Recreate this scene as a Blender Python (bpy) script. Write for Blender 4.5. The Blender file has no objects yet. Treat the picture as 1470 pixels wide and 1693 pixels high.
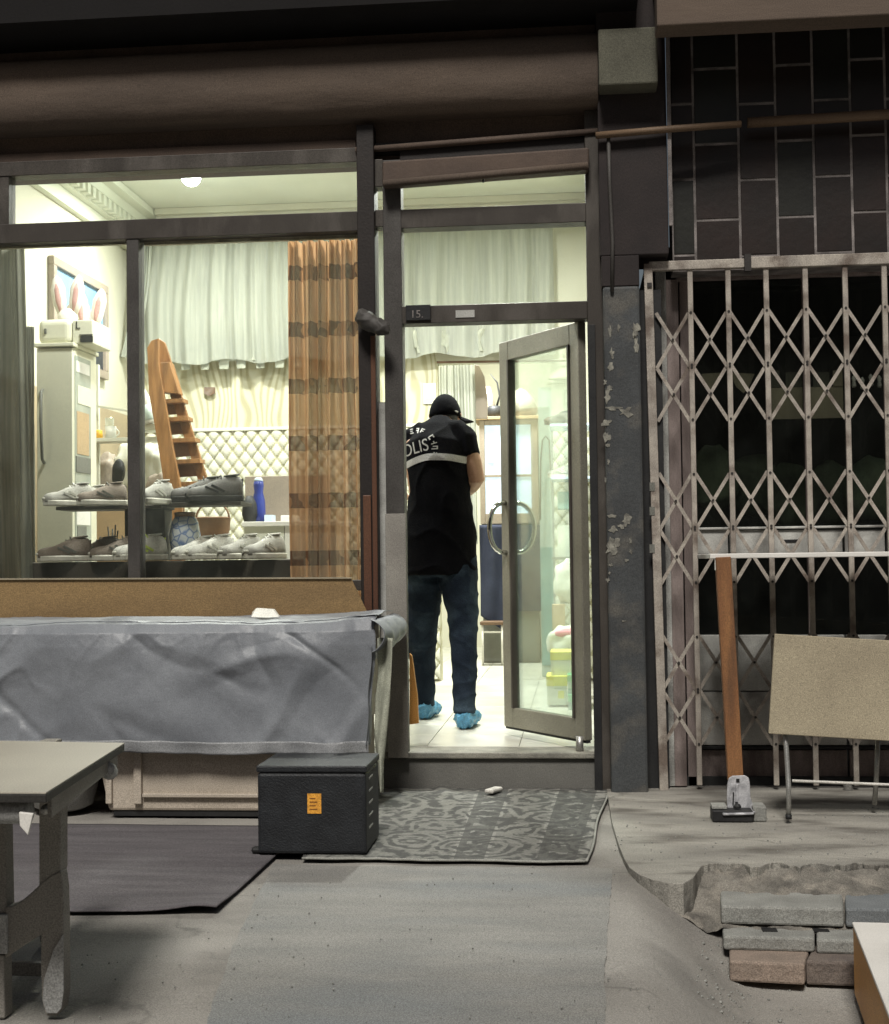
import bpy, bmesh, math, random
from mathutils import Vector, Matrix, noise
from mathutils.bvhtree import BVHTree
from math import sin, cos, pi, radians, sqrt, atan2
random.seed(7)
sc = bpy.context.scene
COL = sc.collection
V = Vector

# ---------------------------------------------------------------- camera, world, sun, exposure
FPX = 2275.0
yaw, pit, roll = radians(-5.44), radians(2.02), radians(0.728)
CAM = V((0.0, -6.5, 1.0776))
_f = V((sin(yaw)*cos(pit), cos(yaw)*cos(pit), sin(pit)))
_r = V((cos(yaw), -sin(yaw), 0))
_d = _f.cross(_r)
RR = _r*cos(roll) + _d*sin(roll)
DD = -_r*sin(roll) + _d*cos(roll)
cd = bpy.data.cameras.new('camera'); cam = bpy.data.objects.new('camera', cd); COL.objects.link(cam)
cd.sensor_fit = 'HORIZONTAL'; cd.sensor_width = 36; cd.lens = 36*FPX/1470; cd.clip_end = 300; cd.clip_start = 0.05
mw = Matrix((RR, -DD, -_f)).transposed().to_4x4(); mw.translation = CAM
cam.matrix_world = mw
sc.camera = cam

SUN_EL, SUN_AZ = 53, -3            # the one distant street light behind the viewer; azimuth from straight behind
w = bpy.data.worlds.new("World"); sc.world = w; w.use_nodes = True
wn = w.node_tree.nodes; wl = w.node_tree.links
sky = wn.new('ShaderNodeTexSky'); sky.sky_type = 'NISHITA'; sky.sun_disc = False
sky.sun_elevation = radians(SUN_EL); sky.sun_rotation = radians(180+SUN_AZ)
bg = wn.get('Background') or wn.new('ShaderNodeBackground')
tint = wn.new('ShaderNodeMix'); tint.data_type = 'RGBA'; tint.blend_type = 'MULTIPLY'; tint.inputs[0].default_value = 1
tint.inputs[7].default_value = (1.0, .80, .62, 1)          # sodium haze of a town at night
wl.new(sky.outputs[0], tint.inputs[6]); wl.new(tint.outputs[2], bg.inputs[0]); bg.inputs[1].default_value = 0.045
sd = bpy.data.lights.new('sun', 'SUN'); sun = bpy.data.objects.new('sun', sd); COL.objects.link(sun)
sd.energy = 3.5; sd.angle = radians(13); sd.color = (1.0, 0.965, 0.90)
sun.rotation_euler = V((sin(radians(SUN_AZ))*cos(radians(SUN_EL)), -cos(radians(SUN_AZ))*cos(radians(SUN_EL)), sin(radians(SUN_EL)))).to_track_quat('Z', 'Y').to_euler()
sc.view_settings.view_transform = 'Standard'; sc.view_settings.look = 'None'
sc.view_settings.gamma = 1; sc.view_settings.exposure = 0.0; sc.view_settings.use_curve_mapping = False
sc.render.engine = 'CYCLES'
try:
    sc.cycles.max_bounces = 8; sc.cycles.transparent_max_bounces = 16; sc.cycles.use_denoising = True
    sc.cycles.caustics_reflective = False; sc.cycles.caustics_refractive = False; sc.cycles.sample_clamp_indirect = 4
except Exception: pass

def P(px, py, Y=0.0):
    "point of the plane y = Y seen at that pixel of the photograph"
    v = RR*((px-735)/FPX) + DD*((py-846.5)/FPX) + _f
    return CAM + v*((Y-CAM.y)/v.y)
def G(px, py, Z=0.0):
    v = RR*((px-735)/FPX) + DD*((py-846.5)/FPX) + _f
    return CAM + v*((Z-CAM.z)/v.z)
def X(px, py=850, Y=0.0): return P(px, py, Y).x
def Z(px, py, Y=0.0): return P(px, py, Y).z

# ---------------------------------------------------------------- materials
def mat(name, c, c2=None, sc_=6, rough=.7, metal=0, bump=.12, bsc=90, stretch=(1,1,1), grain=.2, spec=.35, sharp=.3, alpha=None, emit=None, c3=None, s3=2.0, trans=None, crack=None):
    m = bpy.data.materials.new(name); m.use_nodes = True
    n = m.node_tree.nodes; l = m.node_tree.links
    b = n['Principled BSDF']
    b.inputs['Roughness'].default_value = rough; b.inputs['Metallic'].default_value = metal
    b.inputs['Specular IOR Level'].default_value = spec
    tc = n.new('ShaderNodeTexCoord'); mp = n.new('ShaderNodeMapping'); mp.inputs['Scale'].default_value = stretch
    l.new(tc.outputs['Object'], mp.inputs[0])
    if c2 is None: c2 = tuple(k*.82 for k in c)
    def mixc(a, b_, fac, blend='MIX'):
        x = n.new('ShaderNodeMix'); x.data_type = 'RGBA'; x.blend_type = blend
        for i, s in ((6, a), (7, b_)):
            if isinstance(s, tuple): x.inputs[i].default_value = (*s[:3], 1)
            else: l.new(s, x.inputs[i])
        if isinstance(fac, float): x.inputs[0].default_value = fac
        else: l.new(fac, x.inputs[0])
        return x.outputs[2]
    def nz(scale, det=5, lo=.5-sharp/2, hi=.5+sharp/2):
        t = n.new('ShaderNodeTexNoise'); t.inputs['Scale'].default_value = scale; t.inputs['Detail'].default_value = det
        l.new(mp.outputs[0], t.inputs[0])
        r = n.new('ShaderNodeMapRange'); r.inputs[1].default_value = lo; r.inputs[2].default_value = hi
        l.new(t.outputs[0], r.inputs[0]); return r.outputs[0]
    col = mixc(c, c2, nz(sc_))
    if c3 is not None: col = mixc(col, c3, nz(s3, 6, .5, .68))
    if crack:
        nn = n.new('ShaderNodeTexNoise'); nn.inputs['Scale'].default_value = 3; nn.inputs['Detail'].default_value = 5; l.new(mp.outputs[0], nn.inputs[0])
        vm = n.new('ShaderNodeVectorMath'); vm.operation = 'MULTIPLY_ADD'; l.new(nn.outputs[1], vm.inputs[0]); vm.inputs[1].default_value = (.5,.5,.5); l.new(mp.outputs[0], vm.inputs[2])
        vo = n.new('ShaderNodeTexVoronoi'); vo.feature = 'DISTANCE_TO_EDGE'; vo.inputs['Scale'].default_value = crack; l.new(vm.outputs[0], vo.inputs[0])
        r0 = n.new('ShaderNodeMapRange'); r0.inputs[1].default_value = .0; r0.inputs[2].default_value = .012; r0.inputs[3].default_value = .75; r0.inputs[4].default_value = 0; l.new(vo.outputs[0], r0.inputs[0])
        mk = n.new('ShaderNodeMath'); mk.operation = 'MULTIPLY'; l.new(r0.outputs[0], mk.inputs[0]); l.new(nz(1.1, 3, .5, .6), mk.inputs[1])
        col = mixc(col, tuple(k*.3 for k in c), mk.outputs[0])
    if grain:
        g = n.new('ShaderNodeTexNoise'); g.inputs['Scale'].default_value = 260; g.inputs['Detail'].default_value = 2
        l.new(tc.outputs['Object'], g.inputs[0])
        r = n.new('ShaderNodeMapRange'); r.inputs[1].default_value = .3; r.inputs[2].default_value = .7
        r.inputs[3].default_value = 1-grain*1.6; r.inputs[4].default_value = 1+grain*1.6
        l.new(g.outputs[0], r.inputs[0])
        cc = n.new('ShaderNodeCombineColor')
        for i in range(3): l.new(r.outputs[0], cc.inputs[i])
        col = mixc(col, cc.outputs[0], 1.0, 'MULTIPLY')
    l.new(col, b.inputs['Base Color'])
    if bump:
        t = n.new('ShaderNodeTexNoise'); t.inputs['Scale'].default_value = bsc; t.inputs['Detail'].default_value = 4
        l.new(mp.outputs[0], t.inputs[0])
        bp = n.new('ShaderNodeBump'); bp.inputs['Strength'].default_value = bump; bp.inputs['Distance'].default_value = .01
        l.new(t.outputs[0], bp.inputs['Height']); l.new(bp.outputs[0], b.inputs['Normal'])
    if emit:
        b.inputs['Emission Color'].default_value = (*emit[:3], 1); b.inputs['Emission Strength'].default_value = emit[3]
    if trans:                         # thin cloth: part of the light passes through
        out = n['Material Output']; ms = n.new('ShaderNodeMixShader'); ms.inputs[0].default_value = trans[0]
        tr = n.new('ShaderNodeBsdfTranslucent'); l.new(col, tr.inputs[0])
        l.new(b.outputs[0], ms.inputs[1]); l.new(tr.outputs[0], ms.inputs[2])
        m2 = n.new('ShaderNodeMixShader'); m2.inputs[0].default_value = trans[1]
        tp = n.new('ShaderNodeBsdfTransparent')
        l.new(ms.outputs[0], m2.inputs[1]); l.new(tp.outputs[0], m2.inputs[2]); l.new(m2.outputs[0], out.inputs[0])
    return m

def glass(name, tint=(.96,.965,.95), refl=.06, dirt_haze=.04, dcol=(.6,.65,.58), rough=.02):
    m = bpy.data.materials.new(name); m.use_nodes = True
    n = m.node_tree.nodes; l = m.node_tree.links; n.remove(n['Principled BSDF']); out = n['Material Output']
    tp = n.new('ShaderNodeBsdfTransparent'); tp.inputs[0].default_value = (*tint, 1)
    gl = n.new('ShaderNodeBsdfGlossy'); gl.inputs['Roughness'].default_value = rough; gl.inputs[0].default_value = (1,1,1,1)
    lw = n.new('ShaderNodeLayerWeight'); lw.inputs[0].default_value = .25
    mr = n.new('ShaderNodeMapRange'); mr.inputs[3].default_value = refl; mr.inputs[4].default_value = .5
    l.new(lw.outputs['Fresnel'], mr.inputs[0])
    m1 = n.new('ShaderNodeMixShader'); l.new(mr.outputs[0], m1.inputs[0]); l.new(tp.outputs[0], m1.inputs[1]); l.new(gl.outputs[0], m1.inputs[2])
    df = n.new('ShaderNodeBsdfTranslucent'); df.inputs[0].default_value = (*dcol, 1)
    df2 = n.new('ShaderNodeBsdfDiffuse'); df2.inputs[0].default_value = (*dcol, 1)
    md = n.new('ShaderNodeMixShader'); l.new(df.outputs[0], md.inputs[1]); l.new(df2.outputs[0], md.inputs[2])
    tc = n.new('ShaderNodeTexCoord'); t = n.new('ShaderNodeTexNoise'); t.inputs['Scale'].default_value = 5; t.inputs['Detail'].default_value = 6
    l.new(tc.outputs['Object'], t.inputs[0])
    r = n.new('ShaderNodeMapRange'); r.inputs[1].default_value = .3; r.inputs[2].default_value = .75; r.inputs[3].default_value = dirt_haze*.4; r.inputs[4].default_value = dirt_haze*1.8
    l.new(t.outputs[0], r.inputs[0])
    m2 = n.new('ShaderNodeMixShader'); l.new(r.outputs[0], m2.inputs[0]); l.new(m1.outputs[0], m2.inputs[1]); l.new(md.outputs[0], m2.inputs[2])
    l.new(m2.outputs[0], out.inputs[0]); return m

M = {}
M['frame']   = mat('dark aluminium frame', (.062,.054,.046), (.042,.036,.031), 5, .5, .1, .08, spec=.3, stretch=(1,1,.4), c3=(.09,.08,.07), s3=7)
M['post']    = mat('worn grey brown post', (.07,.065,.06), (.045,.041,.037), 4, .6, .1, .1)
M['darkpost']= mat('dark brown post', (.02,.015,.013), (.012,.009,.008), 4, .6)
M['redwood'] = mat('reddish brown board', (.11,.05,.028), (.06,.026,.016), 5, .5, stretch=(1,1,.15))
M['leaf']    = mat('olive grey door leaf', (.22,.21,.17), (.175,.165,.13), 4, .45, .2, .04)
M['chrome']  = mat('polished metal', (.8,.8,.76), (.6,.6,.56), 8, .12, 1.0, .0, grain=0)
M['steel']   = mat('dull steel tube', (.42,.42,.4), (.3,.29,.27), 9, .38, .7, .06)
M['steelw']  = mat('worn pale metal', (.6,.6,.62), (.35,.35,.37), 26, .45, .2, .1, c3=(.18,.18,.19), s3=17)
M['black']   = mat('black paint', (.012,.012,.013), (.02,.02,.02), 8, .6)
M['blackbox']= mat('black textured plastic', (.017,.019,.022), (.01,.011,.013), 14, .55, 0, .35, 160, spec=.4)
M['sticker'] = mat('orange yellow sticker', (.75,.36,.05), (.6,.27,.04), 30, .6, 0, .05)
M['stickerink']=mat('brown ink', (.25,.1,.02), None, 30, .7)
M['facade']  = mat('brown painted fascia', (.11,.077,.058), (.07,.05,.04), 3, .75, 0, .2, 40)
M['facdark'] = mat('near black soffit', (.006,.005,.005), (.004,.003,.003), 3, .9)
M['awning']  = mat('rolled awning cloth', (.135,.1,.076), (.085,.064,.05), 2.2, .85, 0, .25, 30, stretch=(.3,1,1))
M['concpale']= mat('pale grey render', (.1,.097,.072), (.075,.072,.054), 6, .85, 0, .2)
M['pillar']  = mat('grey painted pillar', (.062,.067,.07), (.04,.042,.043), 3, .7, 0, .25, 50, c3=(.095,.09,.08), s3=7)
M['pillarup']= mat('dark brown pillar paint', (.028,.021,.02), (.018,.014,.014), 4, .8)
M['paper']   = mat('torn paper remains', (.3,.29,.245), (.12,.115,.1), 30, .9, 0, .3)
M['tile']    = mat('dark brown wall tile', (.022,.014,.012), (.013,.011,.01), 3, .4, 0, .1, 30, spec=.4)
M['tile2']   = mat('dark green grey wall tile', (.018,.018,.014), (.012,.012,.011), 3, .4, 0, .1, 30, spec=.4)
M['joint']   = mat('pale tile joint', (.28,.25,.24), (.1,.09,.085), 9, .9)
M['conduit'] = mat('orange brown conduit', (.17,.11,.065), (.1,.065,.042), 5, .6, stretch=(.3,1,1))
M['gate']    = mat('cream painted gate steel', (.4,.36,.31), (.27,.24,.21), 12, .6, .0, .12, c3=(.14,.11,.09), s3=9)
M['gatemount']=mat('dark gate fitting', (.03,.026,.024), None, 9, .6)
M['oldwood'] = mat('old mauve brown jamb', (.27,.22,.205), (.14,.11,.1), 7, .75, 0, .3, stretch=(2,2,.4))
M['dirtywhite']=mat('soiled white door panel', (.62,.62,.58), (.3,.29,.27), 5.5, .6, 0, .3, 40, c3=(.09,.08,.07), s3=4.5, sharp=.5)
M['dirtygrey']=mat('soiled grey panel', (.5,.5,.47), (.2,.195,.18), 6, .65, 0, .3, 40, sharp=.45)
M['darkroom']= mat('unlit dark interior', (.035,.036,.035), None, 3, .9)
M['greencloth']=mat('dark green cloth', (.13,.16,.1), (.07,.09,.06), 5, .9)
M['concrete']= mat('street concrete', (.285,.27,.245), (.22,.208,.188), 2.2, .85, 0, .35, 60, grain=.2, c3=(.17,.16,.145), s3=2.3, crack=.9)
M['path']    = mat('smooth grey path', (.235,.228,.21), (.185,.182,.17), 3.5, .75, 0, .3, 70, stretch=(.7,2.2,1), grain=.28, c3=(.165,.175,.178), s3=.8)
M['pave']    = mat('cement pavement', (.31,.295,.26), (.21,.2,.178), 3.3, .9, 0, .6, 35, grain=.25, stretch=(.6,1.6,1), c3=(.12,.11,.095), s3=4, crack=1.3)
M['stone']   = mat('grey kerb stone', (.27,.27,.25), (.19,.19,.175), 7, .85, 0, .5, 45, grain=.22)
M['stone2']  = mat('bluish kerb stone', (.16,.17,.175), (.12,.13,.135), 7, .85, 0, .5, 45, grain=.22)
M['brickst'] = mat('pinkish paving block', (.27,.21,.17), (.2,.16,.13), 9, .9, 0, .6, 50, grain=.22)
M['brickgr'] = mat('brown grey paving block', (.16,.13,.11), (.11,.09,.08), 9, .9, 0, .6, 50, grain=.22)
M['step']    = mat('dark grey step', (.15,.146,.132), (.11,.107,.098), 3, .8, 0, .2, 60, grain=.2)
M['sill']    = mat('worn step edge', (.26,.25,.21), (.15,.145,.125), 8, .7, 0, .3)
M['tarp']    = mat('grey blue tarpaulin', (.2,.212,.23), (.155,.165,.182), 3, .48, 0, .12, 60, spec=.45, grain=.12)
M['hem']     = mat('pale tarpaulin hem', (.25,.255,.26), (.17,.175,.182), 6, .5, 0, .15)
M['cloth']   = mat('pale green grey cloth', (.38,.39,.31), (.3,.31,.25), 7, .8, 0, .15)
M['beigeplastic']=mat('beige plastic', (.46,.4,.33), (.38,.33,.27), 4, .55, 0, .1)
M['tan']     = mat('tan hardboard', (.26,.17,.075), (.2,.13,.06), 3, .75, 0, .15, 90, stretch=(.5,1,2))
M['mat']     = mat('dark grey floor mat', (.115,.105,.11), (.085,.078,.082), 5, .9, 0, .35, 120, stretch=(.4,3,1), grain=.25)
M['tabletop']= mat('cream table laminate', (.4,.375,.31), (.36,.335,.28), 4, .5, 0, .05, grain=.12)
M['tableedge']=mat('dark table edge', (.035,.033,.03), None, 8, .5)
M['tableleg']= mat('grey brown table leg', (.26,.245,.215), (.2,.185,.165), 5, .6, 0, .15)
M['tableleg2']= mat('pale scuffed table leg', (.42,.42,.41), (.27,.27,.26), 7, .6, 0, .15)
M['board']   = mat('beige board', (.33,.285,.2), (.275,.235,.165), 4, .75, 0, .15, grain=.2)
M['orange']  = mat('orange brown wood', (.26,.125,.05), (.18,.08,.034), 7, .65, bump=.3, bsc=50, stretch=(3,3,.4), c3=(.12,.06,.03), s3=6)
M['orangeside']=mat('orange lacquered side', (.55,.27,.07), (.45,.21,.055), 3, .5)
M['whitelam']= mat('white laminate', (.72,.7,.66), (.62,.6,.56), 4, .5, 0, .04, grain=.06)
M['rod']     = mat('pale rod', (.6,.58,.53), None, 8, .5)
# indoors
M['floor']   = mat('pale floor tile', (.52,.51,.45), (.45,.44,.38), 3, .3, 0, .04, 30, grain=.03, spec=.5)
M['plaster'] = mat('cream plaster', (.56,.55,.45), (.5,.485,.39), 2, .8, 0, .05, grain=.03)
M['ceil']    = mat('off white ceiling', (.74,.76,.66), (.68,.7,.6), 2, .8, 0, .03, grain=.02)
M['quilt']   = mat('quilted cream panel', (.62,.62,.53), (.56,.56,.47), 7, .5, 0, .03, grain=.03)
M['quiltseam']=mat('olive quilt seam', (.4,.385,.26), None, 9, .7, grain=.03)
M['sheer']   = mat('white sheer curtain', (.44,.455,.39), (.35,.365,.32), 5, .8, 0, .05, stretch=(8,8,.3), grain=.03, trans=(.35,.12))
M['hemgrey'] = mat('grey lace hem', (.3,.31,.25), (.24,.25,.2), 8, .8, 0, .1, grain=.03)
M['greycurt']= mat('grey heavy curtain', (.17,.165,.13), (.1,.1,.08), 6, .85, 0, .1, stretch=(8,8,.3), grain=.05, trans=(.35,.04))
M['rail']    = mat('pale curtain rail', (.5,.46,.36), (.3,.27,.2), 12, .5)
M['fridge']  = mat('cream enamel', (.66,.65,.52), (.6,.59,.47), 3, .4, 0, .02, grain=.05)
M['fridgeside']=mat('glass cabinet side', (.4,.42,.36), (.3,.33,.29), 8, .2, 0, .02, grain=.04)
M['grey']    = mat('mid grey plastic', (.16,.16,.14), None, 9, .6)
M['ladder']  = mat('orange varnished wood', (.33,.16,.055), (.19,.09,.03), 9, .5, 0, .2, stretch=(3,3,.4), grain=.05)
M['laddern'] = mat('brown wooden tread', (.24,.13,.065), (.17,.09,.045), 5, .5)
M['shelf']   = mat('dark brown shelf', (.06,.052,.04), (.045,.038,.03), 6, .6)
M['sole']    = mat('off white rubber sole', (.72,.7,.62), (.5,.49,.42), 12, .6, grain=.05)
M['soledk']  = mat('black rubber sole', (.03,.028,.026), None, 12, .7)
M['shoegrey']= mat('grey canvas', (.42,.41,.37), (.28,.27,.24), 12, .8)
M['shoebrown']=mat('brown grey suede', (.24,.2,.165), (.16,.13,.105), 12, .85)
M['shoedark']= mat('charcoal leather', (.14,.132,.12), (.09,.085,.078), 12, .55)
M['shoepale']= mat('pale mesh upper', (.66,.65,.59), (.42,.41,.37), 18, .8)
M['shoelime']= mat('lime lace', (.6,.75,.12), None, 12, .7)
M['white']   = mat('white ceramic', (.75,.75,.68), None, 5, .25, 0, 0, grain=0)
M['plush']   = mat('white plush', (.78,.74,.66), (.7,.66,.6), 18, .95, 0, .4, 90, grain=.04)
M['pink']    = mat('pale pink satin', (.6,.36,.33), None, 9, .7)
M['yellow']  = mat('yellow plastic', (.75,.42,.04), None, 9, .5)
M['ink']     = mat('black ink', (.02,.02,.02), None, 9, .7)
M['blue']    = mat('deep blue glass', (.03,.05,.26), (.02,.03,.16), 9, .2)
M['navy']    = mat('navy cloth', (.028,.034,.06), (.018,.022,.042), 5, .85)
M['brown']   = mat('brown wood', (.14,.085,.05), (.09,.055,.035), 6, .5)
M['greyb']   = mat('taupe panel', (.3,.25,.2), (.25,.21,.17), 4, .5)
M['paleblue']= mat('pale blue cabinet glass', (.55,.66,.78), (.48,.6,.74), 6, .2, grain=0)
M['litglass']= mat('lit display cooler glass', (.55,.66,.78), (.48,.6,.74), 6, .2, grain=0, emit=(.6,.74,.95,.45))
M['aqua']    = mat('pale green grey door', (.42,.5,.45), (.36,.43,.39), 4, .5, grain=.03)
M['shirt']   = mat('black cotton shirt', (.005,.005,.006), (.0035,.0035,.0045), 9, .9, 0, .3, 120, spec=.04)
M['reflect'] = mat('grey reflective band', (.3,.29,.275), (.24,.23,.22), 12, .5)
M['jeans']   = mat('dark blue denim', (.015,.022,.033), (.008,.012,.019), 9, .85, 0, .3, 120, c3=(.04,.06,.08), s3=4, spec=.06)
M['skin']    = mat('skin', (.34,.2,.13), (.3,.17,.11), 12, .6, 0, .05)
M['bluecover']=mat('crinkled blue plastic cover', (.08,.26,.42), (.12,.36,.55), 26, .3, 0, .6, 60, spec=.6, trans=(.3,.0))
M['shoe']    = mat('black shoe', (.014,.013,.013), None, 9, .6)
M['boxwhite']= mat('white carton', (.72,.74,.66), None, 6, .7, grain=.03)
M['boxyel']  = mat('yellow carton print', (.8,.75,.12), None, 6, .7, grain=.03)
M['boxgreen']= mat('green carton', (.1,.42,.2), (.08,.35,.17), 6, .7, grain=.03)
M['boxteal'] = mat('grey teal carton', (.2,.34,.32), None, 6, .7, grain=.03)
M['boxblue'] = mat('blue carton end', (.2,.33,.55), None, 6, .7, grain=.03)
M['card']    = mat('brown cardboard', (.42,.3,.17), (.36,.26,.15), 6, .8)
M['pinkbag'] = mat('pink plastic', (.75,.2,.3), None, 6, .5, grain=.03)
M['glass']   = glass('window glass', refl=.035, dirt_haze=.018)
M['doorglass']=glass('greenish door glass', (.92,.975,.94), .05, .06, (.65,.75,.66))  # dirt film with its pale haze raised to paint the pane brighter
M['darkglass']=glass('unlit window glass', (.75,.77,.75), .012, .012)
M['clear']   = glass('clear tumbler glass', (.9,.93,.9), .12, .15)
M['vase']    = None

def m_wave():
    m = mat('wavy lined wallpaper', (.54,.525,.4), (.48,.465,.35), 3, .75, 0, 0, grain=.03)
    n = m.node_tree.nodes; l = m.node_tree.links; b = n['Principled BSDF']
    old = b.inputs['Base Color'].links[0].from_socket
    tc = n.new('ShaderNodeTexCoord'); nn = n.new('ShaderNodeTexNoise'); nn.inputs['Scale'].default_value = 1.0; nn.inputs['Detail'].default_value = 1.5
    m0 = n.new('ShaderNodeMapping'); m0.inputs['Scale'].default_value = (2.6,1,1.1); l.new(tc.outputs['Object'], m0.inputs[0]); l.new(m0.outputs[0], nn.inputs[0])
    sx_ = n.new('ShaderNodeSeparateXYZ'); l.new(tc.outputs['Object'], sx_.inputs[0])
    ad = n.new('ShaderNodeMath'); ad.operation = 'MULTIPLY_ADD'; l.new(nn.outputs[0], ad.inputs[0]); ad.inputs[1].default_value = .55; l.new(sx_.outputs[0], ad.inputs[2])
    mp = n.new('ShaderNodeCombineXYZ'); l.new(ad.outputs[0], mp.inputs[0])
    wv = n.new('ShaderNodeTexWave'); wv.bands_direction = 'X'; wv.inputs['Scale'].default_value = 6.4
    wv.inputs['Distortion'].default_value = 0; wv.inputs['Detail'].default_value = 1; wv.inputs['Detail Scale'].default_value = .35
    l.new(mp.outputs[0], wv.inputs[0])
    x = n.new('ShaderNodeMix'); x.data_type = 'RGBA'; l.new(old, x.inputs[6]); x.inputs[7].default_value = (.33,.3,.18,1)
    r = n.new('ShaderNodeMapRange'); r.inputs[1].default_value = .45; r.inputs[2].default_value = .9; r.inputs[4].default_value = .8
    l.new(wv.outputs[1], r.inputs[0]); l.new(r.outputs[0], x.inputs[0]); l.new(x.outputs[2], b.inputs['Base Color'])
    return m
M['wave'] = m_wave()

def m_vase():
    m = mat('blue and white glaze', (.85,.9,.93), (.72,.8,.88), 9, .25, 0, 0, grain=0)
    n = m.node_tree.nodes; l = m.node_tree.links; b = n['Principled BSDF']
    old = b.inputs['Base Color'].links[0].from_socket
    tc = n.new('ShaderNodeTexCoord'); vo = n.new('ShaderNodeTexVoronoi'); vo.inputs['Scale'].default_value = 24
    vo.feature = 'DISTANCE_TO_EDGE'
    l.new(tc.outputs['Object'], vo.inputs[0])
    r = n.new('ShaderNodeMapRange'); r.inputs[1].default_value = .02; r.inputs[2].default_value = .12; r.inputs[3].default_value = .8; r.inputs[4].default_value = 0
    l.new(vo.outputs[0], r.inputs[0])
    x = n.new('ShaderNodeMix'); x.data_type = 'RGBA'; l.new(old, x.inputs[6]); x.inputs[7].default_value = (.12,.25,.6,1)
    l.new(r.outputs[0], x.inputs[0]); l.new(x.outputs[2], b.inputs['Base Color']); return m
M['vase'] = m_vase()

def m_uv(name, build, rough=.85, trans=None):
    "material whose colour is computed from the UV map; build(n, l, u, v) returns a colour socket"
    m = bpy.data.materials.new(name); m.use_nodes = True
    n = m.node_tree.nodes; l = m.node_tree.links; b = n['Principled BSDF']; b.inputs['Roughness'].default_value = rough
    uv = n.new('ShaderNodeUVMap'); sp = n.new('ShaderNodeSeparateXYZ'); l.new(uv.outputs[0], sp.inputs[0])
    c = build(n, l, sp.outputs[0], sp.outputs[1], uv.outputs[0]); l.new(c, b.inputs['Base Color'])
    if trans:
        out = n['Material Output']; ms = n.new('ShaderNodeMixShader'); ms.inputs[0].default_value = trans[0]
        tr = n.new('ShaderNodeBsdfTranslucent'); l.new(c, tr.inputs[0]); l.new(b.outputs[0], ms.inputs[1]); l.new(tr.outputs[0], ms.inputs[2])
        m2 = n.new('ShaderNodeMixShader'); m2.inputs[0].default_value = trans[1]; tp = n.new('ShaderNodeBsdfTransparent')
        tp.inputs[0].default_value = (1,.86,.7,1)
        l.new(ms.outputs[0], m2.inputs[1]); l.new(tp.outputs[0], m2.inputs[2]); l.new(m2.outputs[0], out.inputs[0])
    return m
def mth(n, l, op, a, b=None, c=None):
    x = n.new('ShaderNodeMath'); x.operation = op
    for i, s in enumerate((a, b, c)):
        if s is None: continue
        if isinstance(s, (int, float)): x.inputs[i].default_value = s
        else: l.new(s, x.inputs[i])
    return x.outputs[0]
def mxc(n, l, fac, a, b):
    x = n.new('ShaderNodeMix'); x.data_type = 'RGBA'
    if isinstance(fac, float): x.inputs[0].default_value = fac
    else: l.new(fac, x.inputs[0])
    for i, s in ((6, a), (7, b)):
        if isinstance(s, tuple): x.inputs[i].default_value = (*s, 1)
        else: l.new(s, x.inputs[i])
    return x.outputs[2]
def orange_c(n, l, u, v, uv):
    # bands of dark squares printed every 0.30 m down the cloth, thin vertical weave lines
    fv = mth(n, l, 'FRACT', mth(n, l, 'MULTIPLY', v, 3.5)); band = mth(n, l, 'LESS_THAN', fv, .26)
    nq = n.new('ShaderNodeTexNoise'); nq.inputs['Scale'].default_value = 9; l.new(uv, nq.inputs[0]); fu = mth(n, l, 'FRACT', mth(n, l, 'ADD', mth(n, l, 'MULTIPLY', u, 7.0), mth(n, l, 'MULTIPLY', nq.outputs[0], 1.6))); sq = mth(n, l, 'LESS_THAN', fu, .58)
    k = mth(n, l, 'MULTIPLY', band, sq)
    nz = n.new('ShaderNodeTexNoise'); nz.inputs['Scale'].default_value = 3
    mp = n.new('ShaderNodeMapping'); mp.inputs['Scale'].default_value = (13, .6, 1); l.new(uv, mp.inputs[0]); l.new(mp.outputs[0], nz.inputs[0])
    r = n.new('ShaderNodeMapRange'); r.inputs[1].default_value = .2; r.inputs[2].default_value = .8; l.new(nz.outputs[0], r.inputs[0])
    base = mxc(n, l, r.outputs[0], (.3,.155,.07), (.5,.32,.18))
    base = mxc(n, l, mth(n, l, 'MULTIPLY', band, .75), base, (.2,.085,.035))
    return mxc(n, l, k, base, (.09,.034,.014))
M['orangecurt'] = m_uv('orange brown sheer curtain', orange_c, trans=(.6,.11))
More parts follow.
